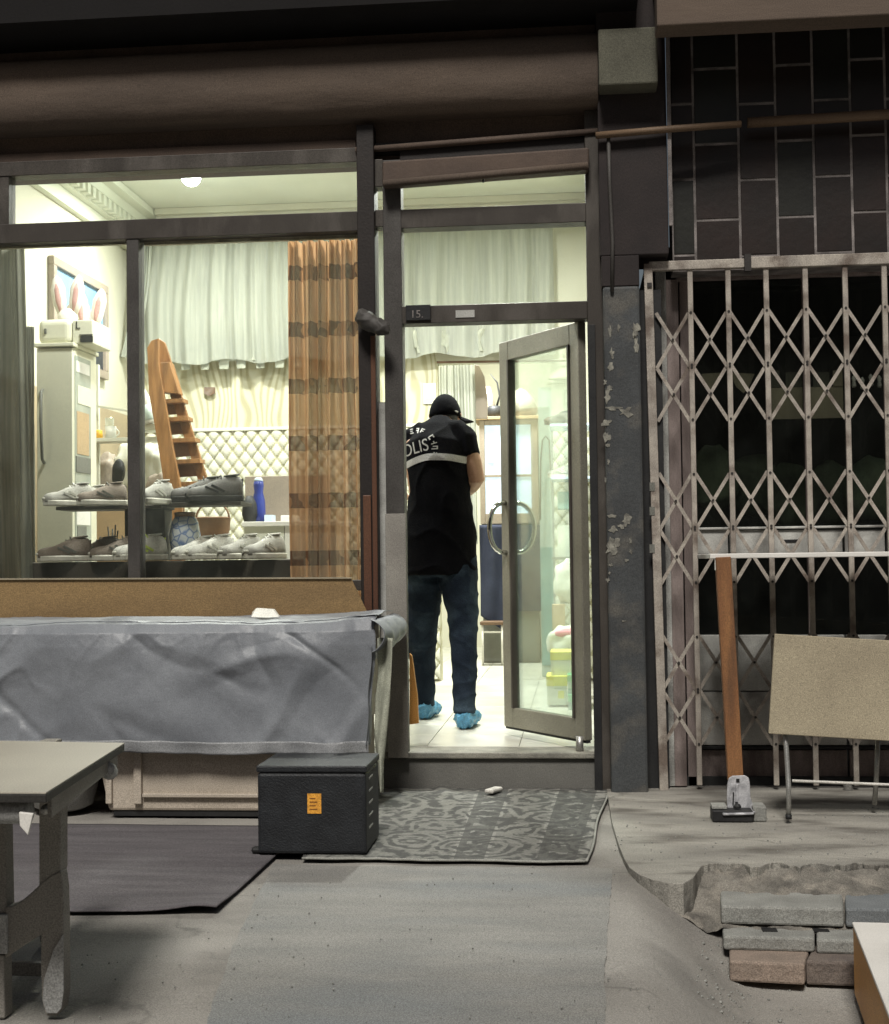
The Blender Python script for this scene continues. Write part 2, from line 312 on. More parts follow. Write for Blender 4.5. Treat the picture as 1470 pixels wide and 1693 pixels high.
def rug_c(n, l, u, v, uv):
    mp = n.new('ShaderNodeMapping'); mp.inputs['Scale'].default_value = (1.25, 1.5, 1); l.new(uv, mp.inputs[0])
    nz = n.new('ShaderNodeTexNoise'); nz.inputs['Scale'].default_value = 5; nz.inputs['Detail'].default_value = 4; nz.inputs['Distortion'].default_value = 2.2; l.new(mp.outputs[0], nz.inputs[0])
    vo = n.new('ShaderNodeTexVoronoi'); vo.inputs['Scale'].default_value = 4.2; l.new(mp.outputs[0], vo.inputs[0])
    rg_ = mth(n, l, 'SINE', mth(n, l, 'ADD', mth(n, l, 'MULTIPLY', vo.outputs[0], 26.0), mth(n, l, 'MULTIPLY', nz.outputs[0], 13.0)))
    r = n.new('ShaderNodeMapRange'); r.inputs[1].default_value = -.2; r.inputs[2].default_value = .6; l.new(rg_, r.inputs[0])
    n2 = n.new('ShaderNodeTexNoise'); n2.inputs['Scale'].default_value = 17; n2.inputs['Detail'].default_value = 3; l.new(mp.outputs[0], n2.inputs[0])
    r2 = n.new('ShaderNodeMapRange'); r2.inputs[1].default_value = .5; r2.inputs[2].default_value = .62; l.new(n2.outputs[0], r2.inputs[0])
    n3 = n.new('ShaderNodeTexNoise'); n3.inputs['Scale'].default_value = 1.7; n3.inputs['Detail'].default_value = 3; l.new(mp.outputs[0], n3.inputs[0])
    c = mxc(n, l, r.outputs[0], (.06,.06,.056), (.2,.2,.178))
    c = mxc(n, l, mth(n, l, 'MULTIPLY', r2.outputs[0], .55), c, (.25,.245,.22))
    c = mxc(n, l, mth(n, l, 'MULTIPLY', n3.outputs[0], .55), c, (.09,.09,.083))
    # dark borders at u .455-.56 and .885-.99 with pale blocks, and a bound pale edge
    def band(a, b): return mth(n, l, 'MULTIPLY', mth(n, l, 'GREATER_THAN', u, a), mth(n, l, 'LESS_THAN', u, b))
    wob = mth(n, l, 'MULTIPLY', n2.outputs[0], .9)
    bb = mth(n, l, 'MULTIPLY', mth(n, l, 'ADD', band(.54, .645), band(.83, .965)), .62)
    blk = mth(n, l, 'MULTIPLY', mth(n, l, 'LESS_THAN', mth(n, l, 'FRACT', mth(n, l, 'ADD', mth(n, l, 'MULTIPLY', v, 10.0), wob)), .3), r.outputs[0])
    inner = mth(n, l, 'MULTIPLY', blk, mth(n, l, 'ADD', band(.565, .62), band(.865, .93)))
    c = mxc(n, l, bb, c, (.06,.06,.056)); c = mxc(n, l, inner, c, (.2,.2,.18))
    pale = mth(n, l, 'ADD', mth(n, l, 'ADD', band(.528, .54), band(.645, .657)), mth(n, l, 'ADD', band(.818, .83), band(.965, 1.1)))
    c = mxc(n, l, mth(n, l, 'MULTIPLY', mth(n, l, 'MULTIPLY', pale, r.outputs[0]), .6), c, (.27,.265,.24))
    nn = n.new('ShaderNodeTexNoise'); nn.inputs['Scale'].default_value = 120; l.new(uv, nn.inputs[0])
    r3 = n.new('ShaderNodeMapRange'); r3.inputs[3].default_value = .55; r3.inputs[4].default_value = 1.4; l.new(nn.outputs[0], r3.inputs[0])
    x = n.new('ShaderNodeMix'); x.data_type = 'RGBA'; x.blend_type = 'MULTIPLY'; x.inputs[0].default_value = 1
    l.new(c, x.inputs[6]); cc = n.new('ShaderNodeCombineColor'); [l.new(r3.outputs[0], cc.inputs[i]) for i in range(3)]; l.new(cc.outputs[0], x.inputs[7])
    return x.outputs[2]
M['rug'] = m_uv('faded patterned rug', rug_c, .95)
M['rugedge'] = mat('bound rug edge', (.3,.3,.27), None, 9, .95)
def pic_c(n, l, u, v, uv):
    nz = n.new('ShaderNodeTexNoise'); nz.inputs['Scale'].default_value = 3; nz.inputs['Detail'].default_value = 4; l.new(uv, nz.inputs[0])
    up = mxc(n, l, nz.outputs[0], (.1,.22,.45), (.25,.42,.5))
    g = mth(n, l, 'LESS_THAN', v, mth(n, l, 'ADD', mth(n, l, 'MULTIPLY', nz.outputs[0], .2), .38))
    lo = mxc(n, l, nz.outputs[0], (.04,.05,.05), (.3,.32,.28))
    c = mxc(n, l, g, up, lo); g2 = mth(n, l, 'LESS_THAN', v, .3)
    return mxc(n, l, g2, c, (.025,.03,.04))
M['picture'] = m_uv('landscape print', pic_c, .4)

# ---------------------------------------------------------------- mesh builder
class MB:
    def __init__(s): s.v = []; s.f = []; s.uv = {}
    def add(s, vs, fs):
        o = len(s.v); s.v += [V(p) for p in vs]; s.f += [tuple(i+o for i in f) for f in fs]; return o
    def box(s, x0, x1, y0, y1, z0, z1, m=None):
        vs = [V((x, y, z)) for x in (x0, x1) for y in (y0, y1) for z in (z0, z1)]
        if m: vs = [m @ p for p in vs]
        s.add(vs, [(0,1,3,2),(4,6,7,5),(0,4,5,1),(2,3,7,6),(0,2,6,4),(1,5,7,3)]); return s
    def bar(s, a, b, w_, t, side=V((0,1,0))):
        "rectangular bar from a to b; t is the thickness along side, w_ across"
        a, b = V(a), V(b); d = (b-a).normalized(); n_ = (side - d*side.dot(d)).normalized(); q = d.cross(n_)
        vs = [p + n_*(t/2*i) + q*(w_/2*j) for p in (a, b) for i in (-1, 1) for j in (-1, 1)]
        s.add(vs, [(0,1,3,2),(4,6,7,5),(0,4,5,1),(2,3,7,6),(0,2,6,4),(1,5,7,3)]); return s
    def prism(s, pts, off):
        "polygon pts (3D) pushed along off"
        n_ = len(pts); off = V(off); o = s.add([V(p) for p in pts] + [V(p)+off for p in pts], [])
        s.f.append(tuple(o+i for i in range(n_))); s.f.append(tuple(o+n_+i for i in reversed(range(n_))))
        for i in range(n_):
            j = (i+1) % n_; s.f.append((o+j, o+i, o+n_+i, o+n_+j))
        return s
    def tube(s, pts, r, n_=10, ref=None, cap=True, flat=None):
        "r: number, list, or list of (rx, ry); ref fixes the rx direction"
        pts = [V(p) for p in pts]; k = len(pts)
        rs = r if isinstance(r, (list, tuple)) else [r]*k
        prev = V(ref) if ref is not None else None; rings = []
        for i, p in enumerate(pts):
            t = (pts[min(i+1, k-1)] - pts[max(i-1, 0)]).normalized()
            if prev is None: prev = t.orthogonal()
            a = prev - t*prev.dot(t)
            if a.length < 1e-5: a = t.orthogonal()
            a.normalize(); b = t.cross(a)
            if ref is None: prev = a
            rx, ry = rs[i] if isinstance(rs[i], (tuple, list)) else (rs[i], rs[i])
            rings.append([p + a*(rx*cos(2*pi*j/n_)) + b*(ry*sin(2*pi*j/n_)) for j in range(n_)])
        s.rings(rings, cap); return s
    def rings(s, rings, cap=True):
        n_ = len(rings[0]); o = s.add([p for r in rings for p in r], [])
        for i in range(len(rings)-1):
            for j in range(n_):
                k = (j+1) % n_; s.f.append((o+i*n_+j, o+i*n_+k, o+(i+1)*n_+k, o+(i+1)*n_+j))
        if cap:
            s.f.append(tuple(o+j for j in reversed(range(n_)))); e = o+(len(rings)-1)*n_; s.f.append(tuple(e+j for j in range(n_)))
    def lathe(s, prof, c=(0,0,0), n_=24):
        c = V(c); s.rings([[c + V((r*cos(2*pi*j/n_), r*sin(2*pi*j/n_), z)) for j in range(n_)] for r, z in prof]); return s
    def ball(s, c, r, n_=12, sq=(1,1,1)):
        c = V(c); s.rings([[c + V((r*sq[0]*sin(pi*i/n_)*cos(2*pi*j/(2*n_)), r*sq[1]*sin(pi*i/n_)*sin(2*pi*j/(2*n_)), -r*sq[2]*cos(pi*i/n_))) for j in range(2*n_)] for i in [.15]+list(range(1, n_))+[n_-.15]]); return s
    def grid(s, fn, nu, nv, uvf=None):
        o = s.add([fn(i/nu, j/nv) for j in range(nv+1) for i in range(nu+1)], [])
        for j in range(nv):
            for i in range(nu):
                a = o + j*(nu+1) + i; s.f.append((a, a+1, a+nu+2, a+nu+1))
                if uvf: s.uv[len(s.f)-1] = [uvf(*q) for q in ((i/nu, j/nv), ((i+1)/nu, j/nv), ((i+1)/nu, (j+1)/nv), (i/nu, (j+1)/nv))]
        return s
    def build(s, name, m, parent=None, base=None, bevel=0, smooth=False, solid=0, seg=2):
        if base is None: base = parent['_b'] if parent is not None and '_b' in parent else (0,0,0)
        base = V(base); me = bpy.data.meshes.new(name)
        me.from_pydata([tuple(p-base) for p in s.v], [], s.f)
        if s.uv:
            ul = me.uv_layers.new(name='UVMap')
            for fi, us in s.uv.items():
                for li, u_ in zip(me.polygons[fi].loop_indices, us): ul.data[li].uv = u_
        bm = bmesh.new(); bm.from_mesh(me); bmesh.ops.recalc_face_normals(bm, faces=bm.faces) if not s.uv else None; bm.to_mesh(me); bm.free()
        if m is not None: me.materials.append(m)
        if smooth is True:
            me.polygons.foreach_set('use_smooth', [True]*len(me.polygons))
        o = bpy.data.objects.new(name, me); COL.objects.link(o)
        if parent is not None:
            o.parent = parent
        else: o.location = base
        if parent is not None and '_b' in parent and parent.type == 'MESH': pass
        if bevel:
            b = o.modifiers.new('bevel', 'BEVEL'); b.width = bevel; b.segments = seg; b.limit_method = 'ANGLE'; b.angle_limit = radians(35)
        if solid:
            b = o.modifiers.new('solid', 'SOLIDIFY'); b.thickness = solid; b.offset = 0
        o['_b'] = tuple(base)
        return o
def box(x0, x1, y0, y1, z0, z1): return MB().box(x0, x1, y0, y1, z0, z1)
def root(name, label, cat, base=(0,0,0), group=None, kind=None):
    o = bpy.data.objects.new(name, None); COL.objects.link(o); o.location = base; o['_b'] = tuple(base); o.empty_display_size = .1
    o['label'] = label; o['category'] = cat
    if group: o['group'] = group
    if kind: o['kind'] = kind
    return o
def tag(o, label, cat, group=None):
    o['label'] = label; o['category'] = cat
    if group: o['group'] = group
    return o
def struct(o): o['kind'] = 'structure'; return o
def dup(r, loc, rz=0, label=None, scale=None, group=None, swap=None):
    def cp(o, par):
        c = o.copy(); COL.objects.link(c); c.parent = par
        if swap and c.type == 'MESH' and o.name.split('.')[0] in swap:
            c.data = c.data.copy(); c.data.materials.clear(); c.data.materials.append(swap[o.name.split('.')[0]])
        for k in [x for x in COL.objects if x.parent == o]: cp(k, c)
        return c
    c = cp(r, None); c.location = loc; c.rotation_euler = (0, 0, rz)
    if scale: c.scale = (scale,)*3 if isinstance(scale, (int, float)) else scale
    if label: c['label'] = label
    if group: c['group'] = group
    return c
def bake(o):
    "apply the object's modifiers to its mesh"
    dg = bpy.context.evaluated_depsgraph_get(); dg.update()
    me = bpy.data.meshes.new_from_object(o.evaluated_get(dg)); o.modifiers.clear(); o.data = me; return me
def melt(o, vox, it=6, wr=0, wsc=8, aniso=(1,1,1), smooth=True):
    "union the overlapping closed shells of a mesh into one continuous skin, relax it, add folds"
    r = o.modifiers.new('r', 'REMESH'); r.mode = 'VOXEL'; r.voxel_size = vox; r.use_smooth_shade = True
    s_ = o.modifiers.new('s', 'SMOOTH'); s_.iterations = it; s_.factor = .5
    me = bake(o)
    if wr:
        ns = [v.normal.copy() for v in me.vertices]
        for v, n_ in zip(me.vertices, ns):
            q = V((v.co.x*aniso[0], v.co.y*aniso[1], v.co.z*aniso[2]))*wsc
            k = 1-abs(noise.noise(q))*2; v.co += n_*(wr*(k*k*k - .4))
    me.polygons.foreach_set('use_smooth', [True]*len(me.polygons)); return me
def text_mesh(s_, size, extrude=0.0015, sx=1.0):
    cu = bpy.data.curves.new('t', 'FONT'); cu.body = s_; cu.size = size; cu.extrude = extrude; cu.align_x = 'CENTER'; cu.align_y = 'CENTER'
    o = bpy.data.objects.new('t', cu); COL.objects.link(o); dg = bpy.context.evaluated_depsgraph_get(); dg.update()
    me = bpy.data.meshes.new_from_object(o.evaluated_get(dg)); bpy.data.objects.remove(o)
    for v in me.vertices: v.co.x *= sx
    return me

ZF = 0.175          # shop floor level
ZC = 3.80           # shop ceiling
YB = 3.80           # back wall of the front room
XL = -3.42          # left wall
XR = 0.16           # right wall

# ================================================================ SETTING: ground
def sm(t): t = max(0, min(1, t)); return t*t*(3-2*t)
def gz(x, y):
    a = sm((-1.46 - y)/.72)*sm((x-.12)/.42)
    return -.25*a + .004*noise.noise(V((x*3, y*3, 0)))
g = MB(); xs = [-14+i*.5 for i in range(22)] + [-3+i*.05 for i in range(121)] + [3.1+i*.6 for i in range(18)]
ys = [-24+i*.8 for i in range(24)] + [-4.8+i*.05 for i in range(101)]
g.add([(x, y, gz(x, y)-.012) for y in ys for x in xs], [])
nx = len(xs)
for j in range(len(ys)-1):
    for i in range(nx-1): a = j*nx+i; g.f.append((a, a+1, a+nx+1, a+nx))
struct(g.build('ground', M['concrete'], smooth=True))
# the smooth path slab in front of the door
a = [G(452,1424), G(560,1428), G(970,1430), G(1012,1432), G(1002,1560), G(1000,1693), G(996,1900), G(150,1900), G(340,1693), G(385,1560)]
a2 = []
for i in range(len(a)):
    p, q = a[i], a[(i+1) % len(a)]; n_ = max(1, int((q-p).length/.03))
    for k in range(n_): t = p.lerp(q, k/n_); w_ = .012*noise.noise(V((t.x*5, t.y*5, 1)))+.008*noise.noise(V((t.x*19, t.y*19, 1))); a2.append((t.x+w_*.5, t.y+w_*.3, -.0085))
pm = MB(); pm.prism(a2, (0,0,-.006)); struct(pm.build('path', M['path']))
# raised pavement on the right, broken front edge
o = []
L = [G(1004,1310,.01), G(1012,1360,.01), G(1024,1400,.01), G(1032,1420,.01), G(1040,1434,.01), G(1056,1446,.01), G(1080,1455,.01), G(1105,1461,.01), G(1130,1462,.01), G(1146,1452,.01)]
for p in L: o.append((p.x, p.y))
fx = [1160+i*5+random.uniform(-2,2) for i in range(92)]
for k in fx:
    p = G(k, 1430 + 7*noise.noise(V((k*.03, 3, 0))) + 5*noise.noise(V((k*.11, 7, 0))), .01); o.append((p.x, p.y))
o += [(3.6, -1.5), (3.6, .0), (L[0].x, 0.0)]
pv = MB(); pv.prism([(x, y, .012) for x, y in o], (0, 0, -.33)); pvo = struct(pv.build('pavement', M['pave'], bevel=.006))
# rubble apron below the broken pavement edge
rm = MB()
def rub(u, v):
    p = G(1040 + u*480, 1432 + v*66 + 14*sin(u*2.2), -.02-.05*v); return V((p.x, p.y, -.004 - .13*v*min(1, u*3+.2) + .016*noise.noise(V((p.x*14, p.y*14, 0))) + .008*noise.noise(V((p.x*40, p.y*40, 0)))))
rm.grid(rub, 240, 36); M['rubble'] = mat('dark broken mortar', (.2,.185,.16), (.09,.083,.073), 9, .95, 0, .8, 30, grain=.25, c3=(.22,.2,.17), s3=14)
rb_ = struct(rm.build('broken_pavement_edge', M['rubble'], smooth=True))

def slab(name, px4, z, th, m, parent=None, bev=.008, rough=0):
    "stone block whose four top corners are seen at px4 (back-left, back-right, front-right, front-left) at height z"
    pts = [G(x, y, z) for x, y in px4]; b = MB(); b.prism(pts, (0,0,-th)); c = sum(pts, V())/4
    o = b.build(name, m, parent, base=c if parent is None else None, bevel=bev)
    return o
kr = [((1190,1462),(1392,1464),(1395,1502),(1192,1497), -.055, .06, 'stone', 'long rounded grey kerb stone below the broken pavement edge'),
      ((1396,1464),(1640,1468),(1660,1505),(1398,1502), -.055, .06, 'stone2', 'dark bluish kerb stone beside the white topped box'),
      ((1193,1521),(1347,1525),(1347,1551),(1196,1547), -.125, .045, 'stone', 'flat grey block with a square hole, under the long kerb stone'),
      ((1350,1525),(1470,1529),(1470,1556),(1350,1553), -.125, .045, 'stone', 'short grey block with a hole at its left end, against the white topped box'),
      ((1206,1556),(1340,1564),(1330,1594),(1206,1588), -.17, .065, 'brickst', 'pinkish paving block lowest in the pile of kerb stones'),
      ((1346,1563),(1440,1569),(1440,1592),(1332,1588), -.17, .075, 'brickgr', 'brown grey broken block right of the pinkish paving block')]
for i, (a_, b_, c_, d_, z, th, m_, lab) in enumerate(kr):
    o = slab('kerb_stone' if i < 4 else 'paving_block', (a_, b_, c_, d_), z, th, M[m_]); tag(o, lab, 'stone', 'loose stones below the pavement edge')
    if i in (2, 3):
        hx = 1272 if i == 2 else 1357
        hb = MB(); q = G(hx, 1537, -.124); hb.box(q.x-.024, q.x+.024, q.y-.025, q.y+.02, -.126, -.1225); h = hb.build('hole', M['black'], o, base=o['_b'])
# debris pebbles
db = MB()
for k in range(420):
    px, py = random.gauss(1215, 60), random.uniform(1500, 1690)
    if px < 1150: continue
    q = G(px, py, -.2); r_ = random.choice([.002,.002,.003,.003,.004,.005,.007]); zz = gz(q.x, q.y)-.012
    db.ball((q.x, q.y, zz+r_*.4), r_, 3, (1, random.uniform(.6,1.3), .6))
for k in range(160):
    q = G(random.uniform(1010, 1470), random.uniform(1330, 1425), .012); r_ = random.choice([.002,.003,.004])
    db.ball((q.x, q.y, .012+r_*.4), r_, 3)
for k in range(320):
    q = G(random.uniform(100, 1180), random.uniform(1430, 1690), 0); r_ = random.choice([.001,.001,.0015,.002,.003])
    db.ball((q.x, q.y, gz(q.x,q.y)+r_*.4-.005), r_, 3)
d = db.build('gravel', M['stone'], smooth=True); d['kind'] = 'stuff'; tag(d, 'loose pebbles and crumbs scattered over the concrete', 'gravel')

# ================================================================ SETTING: the shop's shell
struct(box(XL-.2, XL, .06, YB+4, ZF-.2, ZC+.1).build('wall_left', M['plaster']))
struct(box(XL, XL+.012, .5, YB-.05, ZF, 2.22).build('wall_panelling', mat('tan wall panelling', (.36,.29,.19), (.3,.24,.16), 4, .6)))
struct(box(XR, XR+.15, .06, YB+4, ZF-.2, ZC+.1).build('wall_right', M['plaster']))
struct(box(XL, XR, .06, YB+4, ZC, ZC+.15).build('ceiling', M['ceil']))
XD0, XD1 = P(727, 900, YB).x, P(915, 900, YB).x; ZD = P(830, 598, YB).z     # doorway in the back wall
struct(box(XL, XD0, YB, YB+.12, ZF-.1, ZC).build('wall_back', M['wave']))
struct(box(XD0, XD1, YB, YB+.12, ZD, ZC).build('wall_back_lintel', M['plaster']))
struct(box(XD1, XR, YB, YB+.12, ZF-.1, ZC).build('wall_back_right', M['plaster']))
YR = YB+4
struct(box(XL, XR, YR, YR+.1, ZF-.1, ZC).build('wall_store_room', M['plaster']))
# floor: bed and separate pale tiles
fl = struct(box(XL, XR, .10, YR, ZF-.15, ZF-.006).build('floor', M['step']))
tb = box(-.2235, .2235, -.2235, .2235, -.006, 0); tproto = None
nx_, ny_ = int((XR-XL)/.45)+1, int((YR-.2)/.45)+1
for i in range(nx_):
    for j in range(ny_):
        cx, cy = XR-.225-i*.45, .42+j*.45
        if cx < XL+.2: continue
        if tproto is None:
            t = tb.build('floor_tile', M['floor'], fl, base=(0,0,0), bevel=.0015, seg=1); tproto = t
        else: t = tproto.copy(); COL.objects.link(t)
        t.location = (cx, cy, ZF)
struct(box(-1.06, .12, -.02, .195, ZF-.03, ZF-.001).build('door_sill', M['sill'], bevel=.006))
# riser of the step, and the low wall under the window
struct(box(-1.3, .115, 0.0, .12, -.02, ZF-.031).build('doorstep', M['step'], bevel=.004))
struct(box(-5, -1.09, .0, .12, -.02, P(300,965).z).build('wall_under_window', M['facade']))
# crown moulding on the left wall with dentils, plain one on the back wall
mo = MB()
for k, (w_, h_) in enumerate(((.05,.30),(.10,.20),(.16,.12),(.24,.05))): mo.box(XL, XL+w_, .2, YB, ZC-h_, ZC-.001*k-.0005)
for k in range(34): mo.box(XL+.10, XL+.155, .3+k*.105, .3+k*.105+.055, ZC-.19, ZC-.121)
mo.build('crown_moulding', M['ceil'])['kind'] = 'structure'
mo = MB()
for k, (w_, h_) in enumerate(((.03,.22),(.07,.12),(.12,.05))): mo.box(XL+.25, XR, YB-w_, YB, ZC-h_, ZC-.001*k-.0005)
mo.build('crown_moulding', M['plaster'])['kind'] = 'structure'
# quilted dado
def quilt(x0, x1, z0, z1, y, name='quilted_dado'):
    cw, ch = .098, .125
    def fn(u, v):
        x = x0+(x1-x0)*u; z = z0+(z1-z0)*v
        a = x/cw + 0; b = z/ch
        d1 = abs(((a+b) % 1)-.5)*2; d2 = abs(((a-b) % 1)-.5)*2     # 0 at the middle, 1 on the seam
        k = (1-d1**5)*(1-d2**5)
        return V((x, y-.004-.03*k**.6, z))
    nu = int((x1-x0)/.0105); nv = int((z1-z0)/.0135)
    m = MB().grid(fn, nu, nv); ob = m.build(name, M['quilt'], smooth=True)
    ob.data.materials.append(M['quiltseam'])
    for p in ob.data.polygons:
        c = p.center; a = c.x/cw; b = c.z/ch
        if max(abs(((a+b) % 1)-.5)*2, abs(((a-b) % 1)-.5)*2) > .83: p.material_index = 1
    struct(ob); return ob
ZQ = P(400, 713, YB).z
quilt(XL+.01, XD0-.005, ZF+.02, ZQ, YB-.005)
quilt(XD1+.005, XR-.005, ZF+.02, P(935,700,YB).z, YB-.005, 'quilted_dado')
struct(box(XL, XD0, YB-.045, YB-.002, ZQ, ZQ+.025).build('dado_rail', M['quilt'], bevel=.004))

# ================================================================ FACADE
fz = lambda px, py: P(px, py).z
ZT = 2.99      # top of the upper panes
# wall above the windows
struct(box(-5, .13, .01, .14, ZT+.005, 4.4).build('wall_above_window', M['facade']))
# brown sign fascia between pane tops and awning
zb1 = fz(300,246)
f_ = tag(box(-5, -1.02, -.035, .009, ZT+.01, zb1).build('sign_fascia', M['facade'], base=(-2,-.02,ZT), bevel=.004), 'long brown fascia board directly over the shop window', 'fascia')
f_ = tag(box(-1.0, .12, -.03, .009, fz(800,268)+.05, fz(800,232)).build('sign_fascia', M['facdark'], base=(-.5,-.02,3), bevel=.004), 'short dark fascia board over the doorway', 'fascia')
# thin cornice strip along the bottom of the dark band
cs = MB(); cs.tube([(-1.02, -.045, fz(600,253)), (.14, -.05, fz(1000,222))], .016, 10); tag(cs.build('cornice_strip', M['facade'], base=(-.5,-.05,3.1), smooth=True), 'slim brown moulding running over the doorway to the pillar', 'moulding')
# rolled awning
aw = root('rolled_awning', 'long brown beige rolled awning above the shop window', 'awning', (-2, -.1, 3.35))
def awn(u, v):
    x = -5 + u*(X(988,120,-.1)+5); a = -pi/2 + v*pi
    zc = 3.36+.0*u; r_ = .155
    sag = .006*noise.noise(V((x*1.7, a*2, 0))) + .003*noise.noise(V((x*9, a*1, 3)))
    return V((x, -.10 - (r_*.55+sag)*cos(a), zc + (r_*1.12)*sin(a)))
MB().grid(awn, 160, 18).build('cloth_roll', M['awning'], aw, smooth=True)
box(-5, X(988,120,-.1), -.10, .008, 3.19, 3.535).build('cassette', M['awning'], aw)
tag(box(X(990,120,-.26), X(1088,120,-.26), -.26, .008, fz(1040,170)+.0, fz(1040,80)-.0).build('awning_bracket', M['concpale'], base=(.2,-.1,3.3), bevel=.008), 'pale green grey block at the end of the rolled awning', 'bracket')
# soffit of the storey above
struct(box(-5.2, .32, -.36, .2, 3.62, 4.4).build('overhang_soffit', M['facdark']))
# tilted shutter box over the door
tt = root('door_awning_box', 'sagging brown shutter box tilted over the doorway panes', 'shutter box', (-.45,-.12,2.95))
A0, A1 = P(632,298,-.12), P(975,262,-.12); B0, B1 = P(632,308,-.12), P(972,281,-.12)
m_ = MB(); m_.rings([[V((p.x, -.12, p.z)), V((p.x, -.035, p.z)), V((q.x, -.035, q.z)), V((q.x, -.12, q.z))] for p, q in ((P(632,266,-.12), P(632,307,-.12)), (P(974,243,-.12), P(974,280,-.12)))]); m_.build('shutter_cover', M['facade'], tt, bevel=.01)
m_ = MB(); m_.tube([P(634,304,-.125), P(972,274,-.125)], .018, 12); m_.build('shutter_roller', M['awning'], tt, smooth=True)
q = P(799,297,-.11); MB().box(q.x-.005,q.x+.005,-.12,-.10,q.z-.012,q.z+.01).build('catch', M['black'], tt)

# shop window: one thing with its frame members, mullions and panes as parts
sw = root('shop_window', 'wide shop window with a row of upper panes left of the door', 'window', (-1.9, 0, .9))
zbot = fz(300, 962); zt0, zt1 = fz(300,366)-.0, fz(300,394)
x0w = X(20,330); x595 = X(594,330)
def member(x0, x1, z0, z1, name='frame_member', m='frame', y0=-.045, y1=.045, par=sw, bv=.003): return box(x0, x1, y0, y1, z0, z1).build(name, M[m], par, bevel=bv)
member(-5, x595, ZT, ZT+.07)                               # head
member(-5, x595, fz(300,396), fz(300,364), y0=-.05)        # transom
member(-5, x0w, fz(300,364), ZT, y0=-.04)                  # left stile of upper pane
member(X(215,650), X(235,650), zbot, fz(225,396), 'mullion', 'post')
member(-5, x595, zbot-.05, zbot, 'window_sill')
box(x0w, x595, -.004, .004, fz(300,364), ZT).build('upper_pane', M['glass'], sw)
box(-5+.2, X(215,650), -.004, .004, zbot, fz(225,396)).build('pane', M['glass'], sw)
box(X(235,650), x595, -.004, .004, zbot, fz(400,396)).build('pane', M['glass'], sw)
box(-4.9, X(215,650), .02, .045, fz(150,404), fz(150,398)).build('glazing_bead', M['rail'], sw)
box(X(237,650), x595, .02, .045, fz(400,398), fz(400,392)).build('glazing_bead', M['rail'], sw)
# dark post between window and door, red-brown board below
dp = root('dark_post', 'tall dark brown post between the shop window and the door', 'post', (-1.0, 0, .2))
box(x595, X(623,400), -.075, .06, fz(610,1030), ZT+.17).build('post_shaft', M['darkpost'], dp, bevel=.004)
box(X(601,850,-.08), X(614,850,-.08), -.09, -.076, fz(610,1012), fz(610,820)).build('face_board', M['redwood'], dp, bevel=.003)
box(X(616,850,-.08), X(624,850,-.08), -.088, -.0765, fz(620,1012), fz(620,560)).build('edge_board', M['redwood'], dp, bevel=.003)
# drooping awning arm end hanging on the post
ar = MB(); c0 = [P(594,520,-.13), P(606,530,-.15), P(622,538,-.17), P(636,545,-.18), P(645,549,-.18)]
ar.tube(c0, [(.03,.035),(.044,.045),(.042,.04),(.036,.034),(.015,.016)], 14); a_o = ar.build('cloth_bundle', M['post'], base=(-1,-.15,2.15), smooth=True); melt(a_o, .006, 3, .006, 20)
tag(a_o, 'small grey cloth bundle drooping from the dark post beside the door', 'bundle')

# door frame
df = root('door_frame', 'grey brown metal door frame with two fanlight panes', 'door frame', (-.4, 0, ZF))
xa, xb, xc, xd = X(624,750), X(640,750), X(668,750), X(969,400)
xh = X(978, 900)
box(xb, xc+.006, -.055, .05, ZF-.03, ZT).build('jamb', M['post'], df, bevel=.004)
box(xb-.004, xc+.012, -.062, -.0555, ZF-.02, fz(650,850)).build('jamb_cover', M['tableleg'], df, bevel=.002)
box(xd, X(1003,700), -.05, .06, -.02, ZT+.2).build('jamb', M['frame'], df, bevel=.004)
box(X(977,900,-.06), X(990,900,-.06), -.064, -.051, 0, fz(990,540)).build('jamb_strip', M['black'], df, bevel=.002)
box(xa, xb, .0, .05, ZF-.03, fz(632,665)).build('side_panel', M['dirtygrey'], df)
box(xc, xd, -.05, .05, fz(820,534), fz(820,505)).build('door_head', M['frame'], df, bevel=.003)
box(xc, xd, -.05, .05, fz(820,376), fz(820,345)).build('transom', M['frame'], df, bevel=.003)
box(xa, xb, -.04, .05, fz(632,378), fz(632,350)).build('transom', M['frame'], df, bevel=.003)
box(xa, xb, -.04, .05, fz(632,312), ZT+.01).build('transom', M['frame'], df, bevel=.003)
box(xc, xd, -.033, .05, ZT, ZT+.08).build('frame_head', M['darkpost'], df, bevel=.003)
for (u0, u1, v0, v1) in ((xc, xd, fz(820,345), ZT), (xc, xd, fz(820,505), fz(820,376)), (xa, xb, fz(632,665), fz(632,378)), (xa, xb, fz(632,350), fz(632,312))):
    box(u0, u1, -.004, .004, v0, v1).build('fanlight_pane', M['glass'], df)
b_ = P(800,521,-.052); box(X(755,521), X(786,521), -.054, -.0505, fz(770,528), fz(770,516)).build('worn_label', M['dirtygrey'], df)
# house number plate
npl = root('number_plate', 'small black house number plate at the left end of the door head', 'number plate', P(690,520,-.06))
box(X(671,520,-.06), X(712,520,-.06), -.062, -.0505, fz(690,533), fz(690,508)).build('plate', M['black'], npl, bevel=.002)
me = text_mesh('15.', .052, .0008); me.materials.append(M['joint'])
t = bpy.data.objects.new('digits', me); COL.objects.link(t); t.parent = npl; t.rotation_euler = (radians(90),0,0); t.location = (-.002, -.004, 0)

